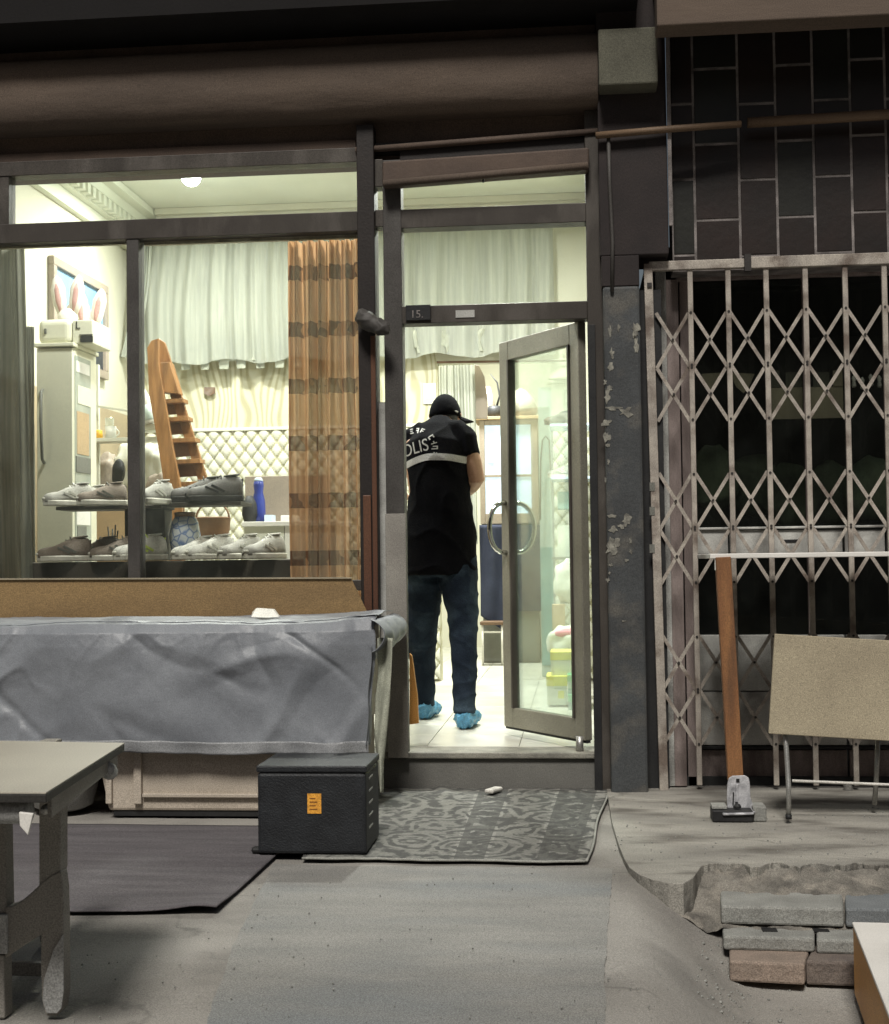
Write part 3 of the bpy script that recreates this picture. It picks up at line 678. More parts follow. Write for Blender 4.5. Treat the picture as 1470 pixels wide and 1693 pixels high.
# open door leaf
H0 = V((X(968,900), .03, 0)); zl0, zl1 = P(970,1226).z+.0, P(965,530).z
F0 = P(835, 870, .62); F0.z = 0; dv = (F0-H0); LW = dv.length; dv.normalize(); nv_ = V((dv.y, -dv.x, 0))   # nv_ points towards the passage side
if nv_.x > 0: nv_ = -nv_
dl = root('open_door', 'open glass door leaf with olive grey metal frame and D shaped pull handles', 'door', (H0.x, H0.y, zl0))
zl0 += .0
def dpt(u, z, off=0): return V((H0.x, H0.y, 0)) + dv*u + nv_*off + V((0,0,z))
def dbox(u0, u1, z0, z1, t0=-.022, t1=.022):
    b = MB(); vs = [dpt(u, z, o) for u in (u0, u1) for o in (t0, t1) for z in (z0, z1)]
    b.add(vs, [(0,1,3,2),(4,6,7,5),(0,4,5,1),(2,3,7,6),(0,2,6,4),(1,5,7,3)]); return b
st = .085
for (u0, u1, z0, z1, nm) in ((0, st*.9, zl0, zl1, 'stile'), (LW-st, LW, zl0, zl1, 'stile'), (st*.9, LW-st, zl0, zl0+.10, 'bottom_rail'), (st*.9, LW-st, zl1-.10, zl1, 'top_rail')):
    dbox(u0, u1, z0, z1).build(nm, M['leaf'], dl, bevel=.004)
for (u0, u1, z0, z1) in ((st*.9, st*.9+.012, zl0+.10, zl1-.10), (LW-st-.012, LW-st, zl0+.10, zl1-.10)): dbox(u0, u1, z0, z1, -.014, .03).build('glazing_bead', M['frame'], dl)
dbox(st*.9, LW-st, zl0+.10, zl1-.10, -.003, .003).build('pane', M['doorglass'], dl)
dbox(.0, LW, zl0-.012, zl0, -.012, .012).build('bottom_seal', M['black'], dl)
zh = P(860, 872, .55).z; hh = P(860,835,.55).z-P(860,910,.55).z
for sgn, nm in ((1, 'pull_handle'), (-1, 'pull_handle')):
    pts = []
    for k in range(13):
        a = -pi/2 + pi*k/12; pts.append(dpt(LW-st*.55 - (.045 if sgn < 0 else 0)*cos(a), zh + hh/2*1.1*sin(a), sgn*(.022+.10*cos(a)**.7)))
    m_ = MB(); m_.tube(pts, .0125, 10); m_.build(nm, M['chrome'], dl, smooth=True)
m_ = MB(); q = dpt(.03, zl0+.02, .03); m_.tube([q, q-V((0,0,.09))], .018, 10); m_.build('floor_pivot', M['steel'], dl, smooth=True)

# pillar with torn paper
pl = root('pillar', 'grey painted pillar with torn paper scraps between shop door and gate', 'pillar', (.27, -.1, 0))
px0, px1 = X(1004,900,-.14), X(1065,900,-.14)
box(px0, px1, -.14, .2, .0, fz(1040,482)).build('lower_shaft', M['pillar'], pl, bevel=.012)
box(px0-.01, X(1104,300,-.13), -.13, .2, fz(1040,432), 3.72).build('upper_shaft', M['pillarup'], pl, bevel=.006)
box(px0-.005, px1, -.135, .2, fz(1040,482)+.001, fz(1040,432)-.001).build('middle_shaft', M['pillarup'], pl, bevel=.004)
box(px1+.001, X(1100,900,-.02), -.03, .2, .0, fz(1040,482)-.001).build('side_reveal', M['black'], pl)
def scrap(cx, cy, w_, h_, n=15):
    pts = []
    for k in range(n):
        a = 2*pi*k/n; r_ = random.uniform(.4, 1.25); q = P(cx+w_/2*r_*cos(a), cy+h_/2*r_*sin(a), -.1425); pts.append(q)
    m_ = MB(); m_.prism(pts, (0, .002, 0)); m_.build('paper_scrap', M['paper'], pl)
for s_ in ((1009,548,8,18),(1023,541,5,16),(1051,545,14,26),(1052,570,8,32),(1012,584,8,18),(1011,607,11,15),(1001,632,7,9),(1008,641,13,9),(1004,655,12,24),(1013,675,30,6),(1034,681,25,17),(1003,699,18,14),(1004,722,12,18),(1005,736,9,7),(1006,764,4,10),(1001,793,4,10),
            (1011,853,16,7),(1036,860,20,24),(1015,875,17,15),(1028,870,12,9),(1010,905,20,30),(1018,896,14,22),(1043,894,6,13),(1043,912,6,9),(1036,926,9,6),(1010,934,7,6),(1008,947,5,6),(1005,959,7,8),(1032,1027,8,3)): scrap(*s_)
cb = MB(); cb.tube([P(1006,228,-.15), P(1008,300,-.15), P(1013,400,-.15), P(1012,482,-.15)], .009, 8); tag(cb.build('cable_conduit', M['post'], base=(.17,-.15,2.8), smooth=True), 'thin grey conduit running down the dark upper pillar', 'conduit')

# ================================================================ right side: tiled wall, conduit, gate
ZTW = fz(1300, 436)
tw = root('tiled_wall', 'dark tiled wall with pale joints above the folding gate', 'wall', (1.0, .02, ZTW))
xl_ = X(1110,300)
box(xl_, 3.6, .001, .2, ZTW-.02, 3.72).build('joint_bed', M['joint'], tw)
cols = [1110,1148,1222,1284,1346,1408,1466,1530,1594,1658,1722,1786,1850]
offs = [298,240,298,234,292,225,290,230,290,230,290,230,290]
per = .358; n_t = 0
for ci in range(len(cols)-1):
    u0, u1 = X(cols[ci],280), X(cols[ci+1],280); z_ref = fz(cols[ci], offs[ci])
    k0 = -4
    for k in range(-4, 6):
        za, zb_ = z_ref + k*per, z_ref + (k+1)*per
        za, zb_ = max(za, ZTW-.02), min(zb_, 3.70)
        if zb_-za < .02: continue
        yy = random.uniform(-.001, .001)
        box(u0+.006, u1-.006, -.003+yy, .0009, za+.006, zb_-.006).build('wall_tile', M[random.choice(['tile','tile','tile2'])], tw, bevel=.002, seg=1)
box(X(1104,250,-.14), X(1110,250,-.14), -.15, -.131, fz(1107,385), 3.6).build('corner_strip', M['joint'], tw)
cn = MB(); cn.tube([P(985,224,-.165), P(1110,213,-.165), P(1225,205,-.14)], .016, 12); cn.tube([P(1236,203,-.10), P(1470,189,-.10), P(1800,171,-.1)], .024, 12)
tag(cn.build('conduit_pipe', M['conduit'], base=(.9,-.1,3.2), smooth=True), 'orange brown conduit pipe crossing the dark tiled wall', 'pipe')
box(X(1086,20,-.45), 3.6, -.45, -.3, Z(1280,33,-.45), 4.4).build('balcony_fascia', M['awning'], bevel=.006)['kind'] = 'structure'
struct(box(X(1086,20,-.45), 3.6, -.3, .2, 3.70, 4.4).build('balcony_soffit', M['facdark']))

struct(box(-22, 22, -24.5, -24, -.5, 9).build('wall_opposite', M['facade']))
# recess behind the gate
xg0 = X(1088,900)
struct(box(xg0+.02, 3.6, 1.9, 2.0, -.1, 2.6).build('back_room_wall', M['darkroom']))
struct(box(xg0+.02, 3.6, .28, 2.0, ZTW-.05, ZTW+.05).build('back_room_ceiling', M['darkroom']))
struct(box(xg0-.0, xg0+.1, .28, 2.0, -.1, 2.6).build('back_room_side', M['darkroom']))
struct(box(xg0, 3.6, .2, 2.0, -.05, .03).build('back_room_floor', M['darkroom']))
YJ = .20
od = root('old_door', 'old soiled white double door with dark panes behind the gate', 'door', (1.0, YJ, .02))
def ob_(px0_, px1_, py0_, py1_, nm, m_, y0=YJ, y1=YJ+.05, bv=.003, xr=None):
    c = (px0_+min(px1_,1470))/2; xx1 = X(px1_, 850, y0) if xr is None else xr
    return box(X(px0_,850,y0), xx1, y0, y1, Z(c, py1_, y0), Z(c, py0_, y0)).build(nm, M[m_], od, bevel=bv)
ob_(1090,1108,440,1300,'jamb','dirtygrey',.12,.2)
ob_(1106,1128,440,1300,'jamb','oldwood',.15,.22)
ob_(1130,1146,455,1300,'stile','oldwood')
ob_(1100,1600,436,458,'top_rail','oldwood',.15,.2)
ob_(1147,1600,870,874,'rail_top_bead','dirtywhite',YJ-.015,YJ+.03)
for (a_, b_) in ((1147,1203),(1206,1272),(1275,1335),(1338,1392),(1396,1462),(1466,1530)):
    ob_(a_, b_, 876, 916, 'lock_rail_panel', 'dirtywhite')
    ob_(a_, b_, 1050, 1142, 'kick_panel', 'dirtygrey'); ob_(a_, b_, 1144, 1232, 'kick_panel', 'dirtywhite')
    ob_(a_, b_, 1240, 1300, 'base_panel', 'oldwood', YJ+.02, YJ+.06)
ob_(1147,1600,1234,1239,'drip_bar','black',YJ-.01,YJ+.03)
ob_(1290,1322,892,897,'letter_slot','black',YJ-.003,YJ+.001,0)
ob_(1334,1340,458,1050,'stile','oldwood',YJ+.002,YJ+.04)
ob_(1147,1600,455,1048,'pane','darkglass',YJ+.02,YJ+.026,0)
# things behind the dark panes
yy = .27
bl = root('hanging_notice', 'beige notice strip hanging behind the barred panes', 'notice', P(1330,650,yy))
def hb(px0_,px1_,py0_,py1_,nm,m_,par,y0,th=.004): c=(px0_+px1_)/2; return box(X(px0_,650,y0),X(px1_,650,y0),y0,y0+th,Z(c,py1_,y0),Z(c,py0_,y0)).build(nm,M[m_],par)
hb(1272,1394,640,692,'board','board',bl,yy,.01)
hb(1272,1290,612,640,'board','concpale',bl,yy,.01); hb(1300,1330,615,640,'tag','concpale',bl,yy); hb(1345,1372,615,640,'tag','concpale',bl,yy); hb(1378,1394,612,640,'tag','board',bl,yy)
bl = root('folded_cloth', 'beige cloth strip on a line behind the left barred panes', 'cloth', P(1210,635,yy)); 
m_ = MB(); m_.prism([P(1160,618,yy),P(1192,616,yy),P(1188,630,yy),P(1178,645,yy),P(1166,642,yy)], (0,.01,0)); m_.build('cloth_piece', M['board'], bl)
m_ = MB(); m_.prism([P(1205,616,yy),P(1248,618,yy),P(1238,640,yy),P(1230,650,yy),P(1218,640,yy)], (0,.01,0)); m_.build('cloth_piece', M['board'], bl)
for k in range(5):
    q = P(1412+k*14, 632+random.uniform(-4,6), yy); m_ = MB().lathe([(.008,-.03),(.012,-.02),(.008,.0),(.012,.015),(.003,.03)], q, 10)
    tag(m_.build('bead', M['rod'], base=q, smooth=True), ['first','second','third','fourth','fifth'][k] + ' small pale bead from the left, hanging right of the notice strip', 'bead', 'row of pale beads behind the gate')
cl = MB()
for k in range(5): q = P(1180+k*65, 800+random.uniform(-20,20), .62+.1*(k%2)); cl.ball(q, .13, 10, (1.15,.5,1.35))
o = cl.build('cloth_heap', M['greencloth'], base=P(1300,800,.6), smooth=True); melt(o, .02, 6, .02, 6); tag(o, 'dark green draped cloth dimly seen behind the barred panes', 'cloth')
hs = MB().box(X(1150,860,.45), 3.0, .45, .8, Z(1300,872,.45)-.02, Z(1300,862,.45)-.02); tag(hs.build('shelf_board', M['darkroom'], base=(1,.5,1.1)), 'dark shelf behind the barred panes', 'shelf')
# the gate
gt = root('folding_gate', 'cream folding lattice security gate closed across the old door', 'gate', (1.0, -.05, .01))
YG = -.06
zg1, zg0 = Z(1280,432,YG), .012
def gbar(px, w_, z0, z1, nm='gate_bar', y=YG, t=.018): x = X(px, 680, y); return box(x-w_/2, x+w_/2, y-t/2, y+t/2, z0, z1).build(nm, M['gate'], gt, bevel=.002, seg=1)
MB().bar(P(1071,437,YG), P(1098,1313,YG), .04, .04).build('end_post', M['gate'], gt, bevel=.003)
bars = [1145,1208,1271,1336,1402,1467,1532,1597,1662,1727]
box(X(1080,440,YG)-.02, X(1230,440,YG), YG-.018, YG+.018, Z(1150,446,YG), Z(1150,431,YG)).build('top_rail', M['gate'], gt, bevel=.003)
box(X(1241,440,YG), 3.2, YG-.018, YG+.018, Z(1350,441,YG), Z(1350,422,YG)).build('top_rail', M['gate'], gt, bevel=.003)
box(X(1230,440,YG), X(1241,440,YG), YG-.03, YG+.0, Z(1235,450,YG), Z(1235,422,YG)).build('rail_clip', M['gatemount'], gt)
box(X(1070,472,YG-.025), X(1078,472,YG-.025), YG-.028, YG-.0205, Z(1075,476,YG), Z(1075,469,YG)).build('bolt_hole', M['gatemount'], gt)
for z_ in (805, 845, 907): box(X(1078,z_,YG)-.012, X(1078,z_,YG)+.012, YG-.0225, YG-.0201, Z(1080,z_+7,YG), Z(1080,z_-7,YG)).build('worn_patch', M['grey'], gt)
for p_ in bars: gbar(p_, .024, zg0+.02, zg1-.01); 
rows = [(512,603),(603,694),(780,872),(872,964),(1050,1141),(1141,1232)]
allb = [1085]+bars
for (ra, rb) in rows:
    for i in range(len(allb)-1):
        a_, b_ = allb[i], allb[i+1]
        xa_, xb_ = X(a_,680,YG), X(b_,680,YG); za, zb_ = Z(1240,rb,YG), Z(1240,ra,YG)
        j1, j2 = random.uniform(-.006,.006), random.uniform(-.006,.006)
        m_ = MB().bar((xa_+.008, YG+.014, zb_+j1), (xb_-.008, YG+.014, za+j1), .016, .004); m_.build('lattice_strip', M['gate'], gt)
        m_ = MB().bar((xa_+.008, YG+.019, za+j2), (xb_-.008, YG+.019, zb_+j2), .016, .004); m_.build('lattice_strip', M['gate'], gt)
rv = MB()
for (ra, rb) in rows:
    for i in range(len(allb)-1):
        xm = (X(allb[i],680,YG)+X(allb[i+1],680,YG))/2; zm_ = (Z(1240,rb,YG)+Z(1240,ra,YG))/2
        for (x_, z_) in ((xm, zm_), (X(allb[i+1],680,YG), Z(1240,ra,YG)-.006), (X(allb[i+1],680,YG), Z(1240,rb,YG)+.006)):
            rv.tube([(x_, YG-.0125 if x_ != xm else YG+.006, z_), (x_, YG+.014, z_)], .006, 8)
rvo = rv.build('rivets', M['gatemount'], gt); rvo['kind'] = 'stuff'
for p_ in (bars[1],bars[4]): q = P(p_, 1300, YG); MB().lathe([(.02,-.0),(.02,.02),(.008,.025)], (q.x, YG, .013), 12).build('floor_bolt', M['steel'], gt)

# ================================================================ right foreground: tall table, folded table
YT = -.75
tl = root('tall_white_table', 'tall table with thin white top and one orange brown wooden leg before the gate', 'table', (G(1225,1340,.01).x, -.75, .012))
ztab = Z(1320, 917, YT); x0t, x1t = X(1174,917,YT), X(1800,917,YT)
box(x0t, x1t, YT, YT+.6, ztab-.012, ztab+.008).build('table_top', M['whitelam'], tl, bevel=.003)
box(x0t+.02, x0t+.045, YT+.004, YT+.03, ztab-.06, ztab-.012).build('corner_block', M['whitelam'], tl, bevel=.002)
m_ = MB(); A_ = P(1195,921,YT+.01); B_ = P(1216,1290,YT+.01); m_.bar(A_, B_, .062, .045); m_.build('wooden_leg', M['orange'], tl, bevel=.003)
m_ = MB(); m_.bar((x1t-.1, YT+.05, ztab-.012), (x1t-.1, YT+.05, .04), .06, .045); m_.build('wooden_leg', M['orange'], tl, bevel=.003)
m_ = MB(); m_.bar((x1t-.1, YT+.5, ztab-.012), (x1t-.1, YT+.5, .012), .06, .045); m_.build('wooden_leg', M['orange'], tl, bevel=.003)
# foot bracket: rounded upright plate with slot on a block
YK = -.80
fb = root('foot_bracket', 'scuffed white metal bracket on a black block at the foot of the orange leg', 'bracket', (G(1225,1350,.012).x, YK, .012))
def KP(px, py, y=YK): return P(px, py, y)
up = [KP(1203,1338),KP(1202,1318),KP(1203,1296),KP(1205,1287),KP(1211,1283),KP(1232,1282),KP(1238,1286),KP(1240,1295),KP(1241,1318),KP(1246,1334),KP(1246,1338)]
m_ = MB().prism(up, (0,.008,0)); m_.build('upright_plate', M['steelw'], fb, bevel=.002)
q = KP(1220,1290); MB().box(q.x-.007,q.x+.007,YK-.003,YK-.0005,q.z-.008,q.z+.006).build('bolt_hole', M['black'], fb)
m_ = MB(); m_.bar(KP(1219,1296,YK-.004), KP(1218,1326,YK-.004), .012, .008); m_.build('rib', M['steelw'], fb, bevel=.002)
m_ = MB(); m_.bar(KP(1213,1310,YK-.002), KP(1212,1330,YK-.002), .005, .004); m_.build('slot', M['black'], fb)
m_ = MB(); m_.prism([KP(1196,1345,YK-.07),KP(1186,1336,YK),KP(1254,1336,YK),KP(1246,1344,YK-.07)], (0,0,-.008)); m_.build('base_flange', M['steelw'], fb, bevel=.002)
q = KP(1219,1334,YK-.03); MB().lathe([(.016,-.004),(.016,.004),(.009,.012)], q, 10).build('bolt', M['black'], fb)
c0, c1 = KP(1178,1350,YK-.05), KP(1268,1350,YK-.05)
zz = max(.03, KP(1220,1339,YK-.05).z)
MB().box(c0.x, c0.x+.16, YK-.06, YK+.05, .013, zz).build('black_block', M['black'], fb, bevel=.006)
MB().box(c0.x+.162, c1.x, YK-.045, YK+.06, .013, zz+.012).build('grey_block', M['stone'], fb, bevel=.006)
MB().box(c0.x+.0, c0.x+.06, YK-.045, YK+.04, zz+.001, zz+.014).build('grey_chip', M['stone'], fb, bevel=.003)

YF = -.85
ft = root('folded_table', 'folding table standing on edge with beige board and steel tube legs', 'table', (G(1302,1352,.012).x, YF, .012))
cr = [P(1281,1048,YF+.06), P(1800,1078,YF+.02), P(1800,1245,YF-.02), P(1271,1213,YF+.02)]
m_ = MB().prism(cr, (0,.018,0)); m_.build('table_board', M['board'], ft, bevel=.003)
def GF(px, py): return P(px, py, YF+.09)
m_ = MB(); m_.tube([P(1294,1190,YF+.06), P(1300,1235,YF+.05), P(1304,1300,YF), P(1304,1350,YF-.02)], .0105, 10); m_.build('leg', M['steel'], ft, smooth=True)
m_ = MB(); m_.tube([P(1452,1205,YF+.16), P(1449,1290,YF+.18), P(1446,1330,YF+.20)], .0105, 10); m_.build('leg', M['steel'], ft, smooth=True)
m_ = MB(); m_.tube([P(1310,1291,YF+.05), P(1480,1298,YF+.05), P(1700,1306,YF+.05)], .006, 8); m_.build('stretcher', M['rod'], ft, smooth=True)
m_ = MB(); m_.tube([P(1304,1347,YF-.02), P(1304,1354,YF-.02)], .013, 10); m_.build('rubber_foot', M['black'], ft, smooth=True)
m_ = MB(); m_.tube([P(1600,1215,YF+.05), P(1604,1352,YF-.02)], .0105, 10); m_.build('leg', M['steel'], ft, smooth=True)

# white topped box, bottom right corner
zb_ = -.02
wb = root('white_topped_box', 'low box with white top and orange lacquered side at the pavement corner', 'box', G(1440,1640,-.2))
c = [G(1409,1524,zb_), G(1640,1530,zb_), G(1800,1850,zb_), G(1492,1735,zb_)]
m_ = MB().prism([p+V((0,0,.0)) for p in c], (0,0,-.012)); m_.build('top_board', M['whitelam'], wb, bevel=.003)
cc_ = sum(c, V())/4
c2 = [p + (cc_-p).normalized()*.006 for p in c]
m_ = MB().prism([p-V((0,0,.0125)) for p in c2], (0,0,-.2)); m_.build('carcass', M['orangeside'], wb, bevel=.003)

# ================================================================ centre and left foreground
# patterned rug
rc = [G(596,1300), G(1004,1306), G(968,1427), G(560,1420)]
RX0 = G(420,1306); 
rr = root('patterned_rug', 'faded grey patterned rug with dark border stripes below the doorstep', 'rug', (-.4,-.8,0))
cBL, cBR, cFR, cFL = V((-1.16,-.02,0)), V((P(1004,1308).x, -.02, 0)), G(968,1427), V((G(500,1421).x, G(500,1421).y, 0))
def rug(u, v):
    a = cFL.lerp(cFR, u); b = cBL.lerp(cBR, u); p = a.lerp(b, v)
    p.z = .004 + .006*noise.noise(V((p.x*3, p.y*3, 1)))**2 + .010*math.exp(-((p.x+.47+.35*(v-.5))/.03)**2)*(v > .3)*v + .004*abs(noise.noise(V((p.x*9, p.y*2, 5))))
    p.x += .006*sin(v*9)*(u > .98); p.y -= .006*sin(u*17)*(v < .02); return p
m_ = MB().grid(rug, 120, 80, lambda u, v: (u, v*.9)); ro = m_.build('pile', M['rug'], rr, smooth=True, solid=.006)
m_ = MB(); m_.tube([rug(i/40, 0)+V((0,-.004,0)) for i in range(41)], (.005), 6); m_.tube([rug(1, i/30)+V((.004,0,0)) for i in range(31)], .005, 6); m_.build('bound_edge', M['rugedge'], rr, smooth=True)
pb = MB(); q = G(813,1311,.012); pb.bar(q+V((-.01,-.06,.016)), q+V((.03,.05,.012)), .045, .02, V((0,0,1))); tag(pb.build('wood_chip', M['rod'], base=q, bevel=.008), 'small pale stone like chip lying on the rug by the step', 'chip')

# dark mat with a curled corner
mr = MB()
ma, mb_, mc, md_ = G(-80,1362), G(507,1368), G(358,1507), G(-60,1510)
def matf(u, v):
    p = md_.lerp(mc, u).lerp(ma.lerp(mb_, u), v); cu = math.exp(-((u-.93)/.12)**2 - (v/.12)**2)
    p.z = .003 + .001*noise.noise(V((p.x*4, p.y*4, 2))) + .016*cu + .008*math.exp(-((v-.66)/.02)**2); return p
mr.grid(matf, 80, 40); tag(mr.build('floor_mat', M['mat'], base=(-1.8,-1.6,0), smooth=True, solid=.005), 'dark grey floor mat lying before the covered freezer', 'mat')

# covered chest: freezer under a tarpaulin
YF0, YF1 = -.80, -.16
xfr, xbl = X(618,1130,YF0), -4.2
zt_f, zt_b = Z(300,1036,YF0), Z(300,1014,YF1)
ztop = (zt_f+zt_b)/2; zhem = Z(420,1243,YF0-.01)
fr = root('chest_freezer', 'beige plastic chest freezer base showing under the grey tarpaulin', 'freezer', (-1.9,-.5,0))
fx0, fx1 = X(165,1300,YF0+.07), X(590,1300,YF0+.07); yf = YF0+.07
m_ = MB(); zA, zB = .024, zhem+.1
xa_, xb2 = X(178,1362,yf), fx1
m_.rings([[V((X(150,1240,yf), yf, zB)), V((fx1, yf, zB)), V((fx1, -.2, zB)), V((X(150,1240,yf), -.2, zB))], [V((xa_, yf+.01, zA)), V((fx1, yf+.01, zA)), V((fx1, -.2, zA)), V((xa_, -.2, zA))]])
m_.build('body', M['beigeplastic'], fr, bevel=.012)
box(X(236,1300,yf), fx1, yf-.012, yf+.01, Z(300,1318,yf), Z(300,1312,yf)).build('ledge', M['beigeplastic'], fr, bevel=.003)
box(X(222,1300,yf), X(235,1300,yf), yf-.014, yf+.01, .055, zB).build('rib', M['beigeplastic'], fr, bevel=.004)
box(X(168,1300,yf)+.02, X(178,1300,yf)+.02, yf-.01, yf+.02, .055, zB).build('rib', M['beigeplastic'], fr, bevel=.004)
box(xa_+.02, fx1-.02, yf+.02, -.24, 0.0, .024).build('plinth', M['black'], fr)
box(xbl, xfr-.06, YF0+.06, YF1-.04, zB+.002, ztop-.03).build('upper_body', M['beigeplastic'], fr, bevel=.01)
# rounded tub left of the freezer
tbm = MB(); q = P(120,1330,YF0+.12); tbm.lathe([(.09,0),(.13,.02),(.15,.1),(.165,.22),(.17,.23),(.15,.22)], (q.x-.08, YF0+.22, .006), 28)
tag(tbm.build('plastic_tub', M['tableleg2'], base=(q.x-.08, YF0+.22, 0), smooth=True), 'pale round plastic tub under the tarpaulin beside the freezer', 'tub')

tp = root('tarpaulin', 'crumpled grey blue tarpaulin draped over the chest freezer', 'tarpaulin', (-1.9,-.5,ztop))
def wr(x, z, s=0):
    "creases: broad sags with a few sharp diagonal folds"
    d = .034*noise.noise(V((x*1.5, z*1.8, 4.2+s))) + .012*noise.noise(V((x*4+z*2, z*4, 1.7+s))) + .0035*noise.noise(V((x*15, z*11, 1.2))) + .0015*noise.noise(V((x*40, z*34, 1.2)))
    k = noise.noise(V((x*2.1 - z*2.6, z*1.3+x*.6, 9.1+s))); d += .024*max(0, 1-abs(k)*4.5)*max(0, noise.noise(V((x*.9, z, 22)))+.55)
    k = noise.noise(V((x*3.3 + z*3.6, z*2.1, 3.3+s))); d -= .015*max(0, 1-abs(k)*6)*max(0, noise.noise(V((x*.8, z, 32)))+.6)
    k = noise.noise(V((x*6.3 - z*2.6, z*5.1, 7.3+s))); d += .006*max(0, 1-abs(k)*8)*max(0, noise.noise(V((x*2.2, z*2, 42)))+.25)*1.6; return d
XE = xfr
def tarp(u, v):
    # profile: back edge -> top -> rounded front edge -> front down to hem
    prof = [(YF1, ztop+.0, 0), (YF1-.25, ztop+.004, .25), (YF0+.10, ztop-.0, .6), (YF0+.035, ztop-.012, .8), (YF0+.008, ztop-.045, .9), (YF0, ztop-.10, 1.0), (YF0-.005, (ztop+zhem)/2, 1.2), (YF0-.018, zhem, 1.5)]
    t = v*(len(prof)-1); i = min(int(t), len(prof)-2); f_ = t-i
    y = prof[i][0]*(1-f_)+prof[i+1][0]*f_; z = prof[i][1]*(1-f_)+prof[i+1][1]*f_
    x = xbl + (XE-xbl)*u; e = sm((u-.93)/.07)
    dsp = wr(x, z*1.0 - y); top = 1-sm((v-.35)/.3)
    if v > .35: y -= dsp*(1-.6*e)*sm((v-.35)/.25) - .012
    z += dsp*.35*top + .02*math.exp(-((x-(XE-.02))/.14)**2)*top
    z += (.012*noise.noise(V((x*2.3, 5, 5)))+.005*noise.noise(V((x*9, 5, 5))))*sm((v-.8)/.2) + .02*sm((u-.6)/.4)*(v > .9)*-.3
    y += .04*e*e*(v > .3)
    if v > .6: x += .012*noise.noise(V((z*6, 2, 2)))*e - .03*e*sm((v-.75)/.25)
    return V((x, y, z))
m_ = MB().grid(tarp, 420, 110); m_.build('cover', M['tarp'], tp, smooth=True, solid=.003)
m_ = MB(); 
def hem(u, v):
    p = tarp(u, 1.0); q = tarp(u, .975); r_ = q.lerp(p, v); r_.y -= .006+.004*noise.noise(V((r_.x*7, 1, v))); r_.z = q.z + (p.z-q.z)*v*1.08; return r_
m_.grid(hem, 260, 6); m_.build('hem', M['hem'], tp, smooth=True, solid=.003)
# end flap: rolled corner and side
def side(u, v):
    y = YF0 + .02 + (YF1-YF0+.02)*u; z = ztop+.005 - (.15+.02*sin(u*5))*v - .02*u*v
    x = XE - .012 + .062*sin(pi*min(1, v*1.1))**.6 + .02*noise.noise(V((y*7, z*9, 3))) + .01*u
    return V((x, y, z))
m_ = MB().grid(side, 50, 22); m_.build('side_flap', M['tarp'], tp, smooth=True, solid=.003)
def side2(u, v):
    y = YF0 + .012 + .30*u*(1-.3*v); z = ztop-.10 - (ztop-.10-zhem-.02)*v; y = YF0 + .012 + .07*u
    return V((XE - .014 - .02*v + .012*noise.noise(V((y*8, z*6, 1))), y, z))
m_ = MB().grid(side2, 30, 40); m_.build('side_flap', M['tarp'], tp, smooth=True, solid=.003)
# pale cloth strip hanging from the end
st_ = []
def strip(u, v):
    a = [(624,650,1055),(625,648,1110),(620,646,1150),(618,640,1215),(624,634,1262),(629,633,1310)]
    t = v*(len(a)-1); i = min(int(t), len(a)-2); f_ = t-i
    l_ = a[i][0]*(1-f_)+a[i+1][0]*f_; r_ = a[i][1]*(1-f_)+a[i+1][1]*f_; py = a[i][2]*(1-f_)+a[i+1][2]*f_
    p = P(l_+(r_-l_)*u, py, -.73); p.y += .02*sin(u*4+v*3)+.012*noise.noise(V((u*3, v*5, 2))); return p
m_ = MB().grid(strip, 14, 50); tag(m_.build('hanging_cloth', M['cloth'], base=P(636,1060,-.73), smooth=True, solid=.003), 'pale green grey cloth strip hanging at the right end of the tarpaulin', 'cloth')
q = P(437,1016,YF1-.25); wp = MB(); wp.prism([P(417,1012,YF1-.35),P(423,1006,YF1-.3),P(452,1008,YF1-.3),P(461,1020,YF1-.35),P(440,1021,YF1-.38),P(415,1020,YF1-.38)], (0,.03,.002)); tag(wp.build('paper_scrap', M['rod'], base=q, bevel=.002), 'crumpled white paper scrap lying on the tarpaulin', 'paper')
# tan board standing behind the freezer
pb_ = [P(-200,958,-.13), P(580,955,-.13), P(607,1012,-.13), P(607,1080,-.13), P(-200,1080,-.13)]
bb_ = root('tan_board', 'long tan hardboard sheet standing between the window and the tarpaulin', 'board', (-2,-.12,.5))
MB().prism(pb_, (0,.012,0)).build('sheet', M['tan'], bb_, bevel=.002)
m_ = MB().bar(P(-200,958,-.137), P(581,955.5,-.137), .007, .006); m_.build('pale_edge', M['board'], bb_)

# black box with orange sticker
xb0, xb1 = X(426,1400,-1.5), X(604,1400,-1.5); yb0 = G(520,1418).y; yb1 = yb0+.33
zbx = Z(510,1266,yb0)
bk = root('black_box', 'black textured box with an orange sticker on the mat edge', 'box', ((xb0+xb1)/2, (yb0+yb1)/2, 0))
xb0, xb1 = X(426,1400,yb0), X(606,1400,yb0)
box(xb0, xb1, yb0, yb1, .012, zbx-.026).build('body', M['blackbox'], bk, bevel=.012)
box(xb0-.003, xb1+.003, yb0-.003, yb1+.003, zbx-.0255, zbx).build('lid', M['blackbox'], bk, bevel=.006)
box(xb0-.03, xb0+.03, yb0+.02, yb0+.06, .009, .03).build('wheel', M['black'], bk, bevel=.008)
m_ = MB().box(X(508,1328,yb0-.004), X(531,1328,yb0-.004), yb0-.0022, yb0-.0008, Z(519,1345,yb0), Z(519,1312,yb0)); m_.build('sticker', M['sticker'], bk)
for k in range(4): a_ = 1319+k*6; box(X(512,1328,yb0), X(522+3*(k%2),1328,yb0), yb0-.0026, yb0-.0023, Z(519,a_+2,yb0), Z(519,a_,yb0)).build('print_line', M['stickerink'], bk)
for k in range(5): zz = zbx*.82-k*.045; box(xb1+.0005, xb1+.003, yb0+.06, yb0+.15, zz, zz+.006).build('vent_slot', M['steel'], bk)

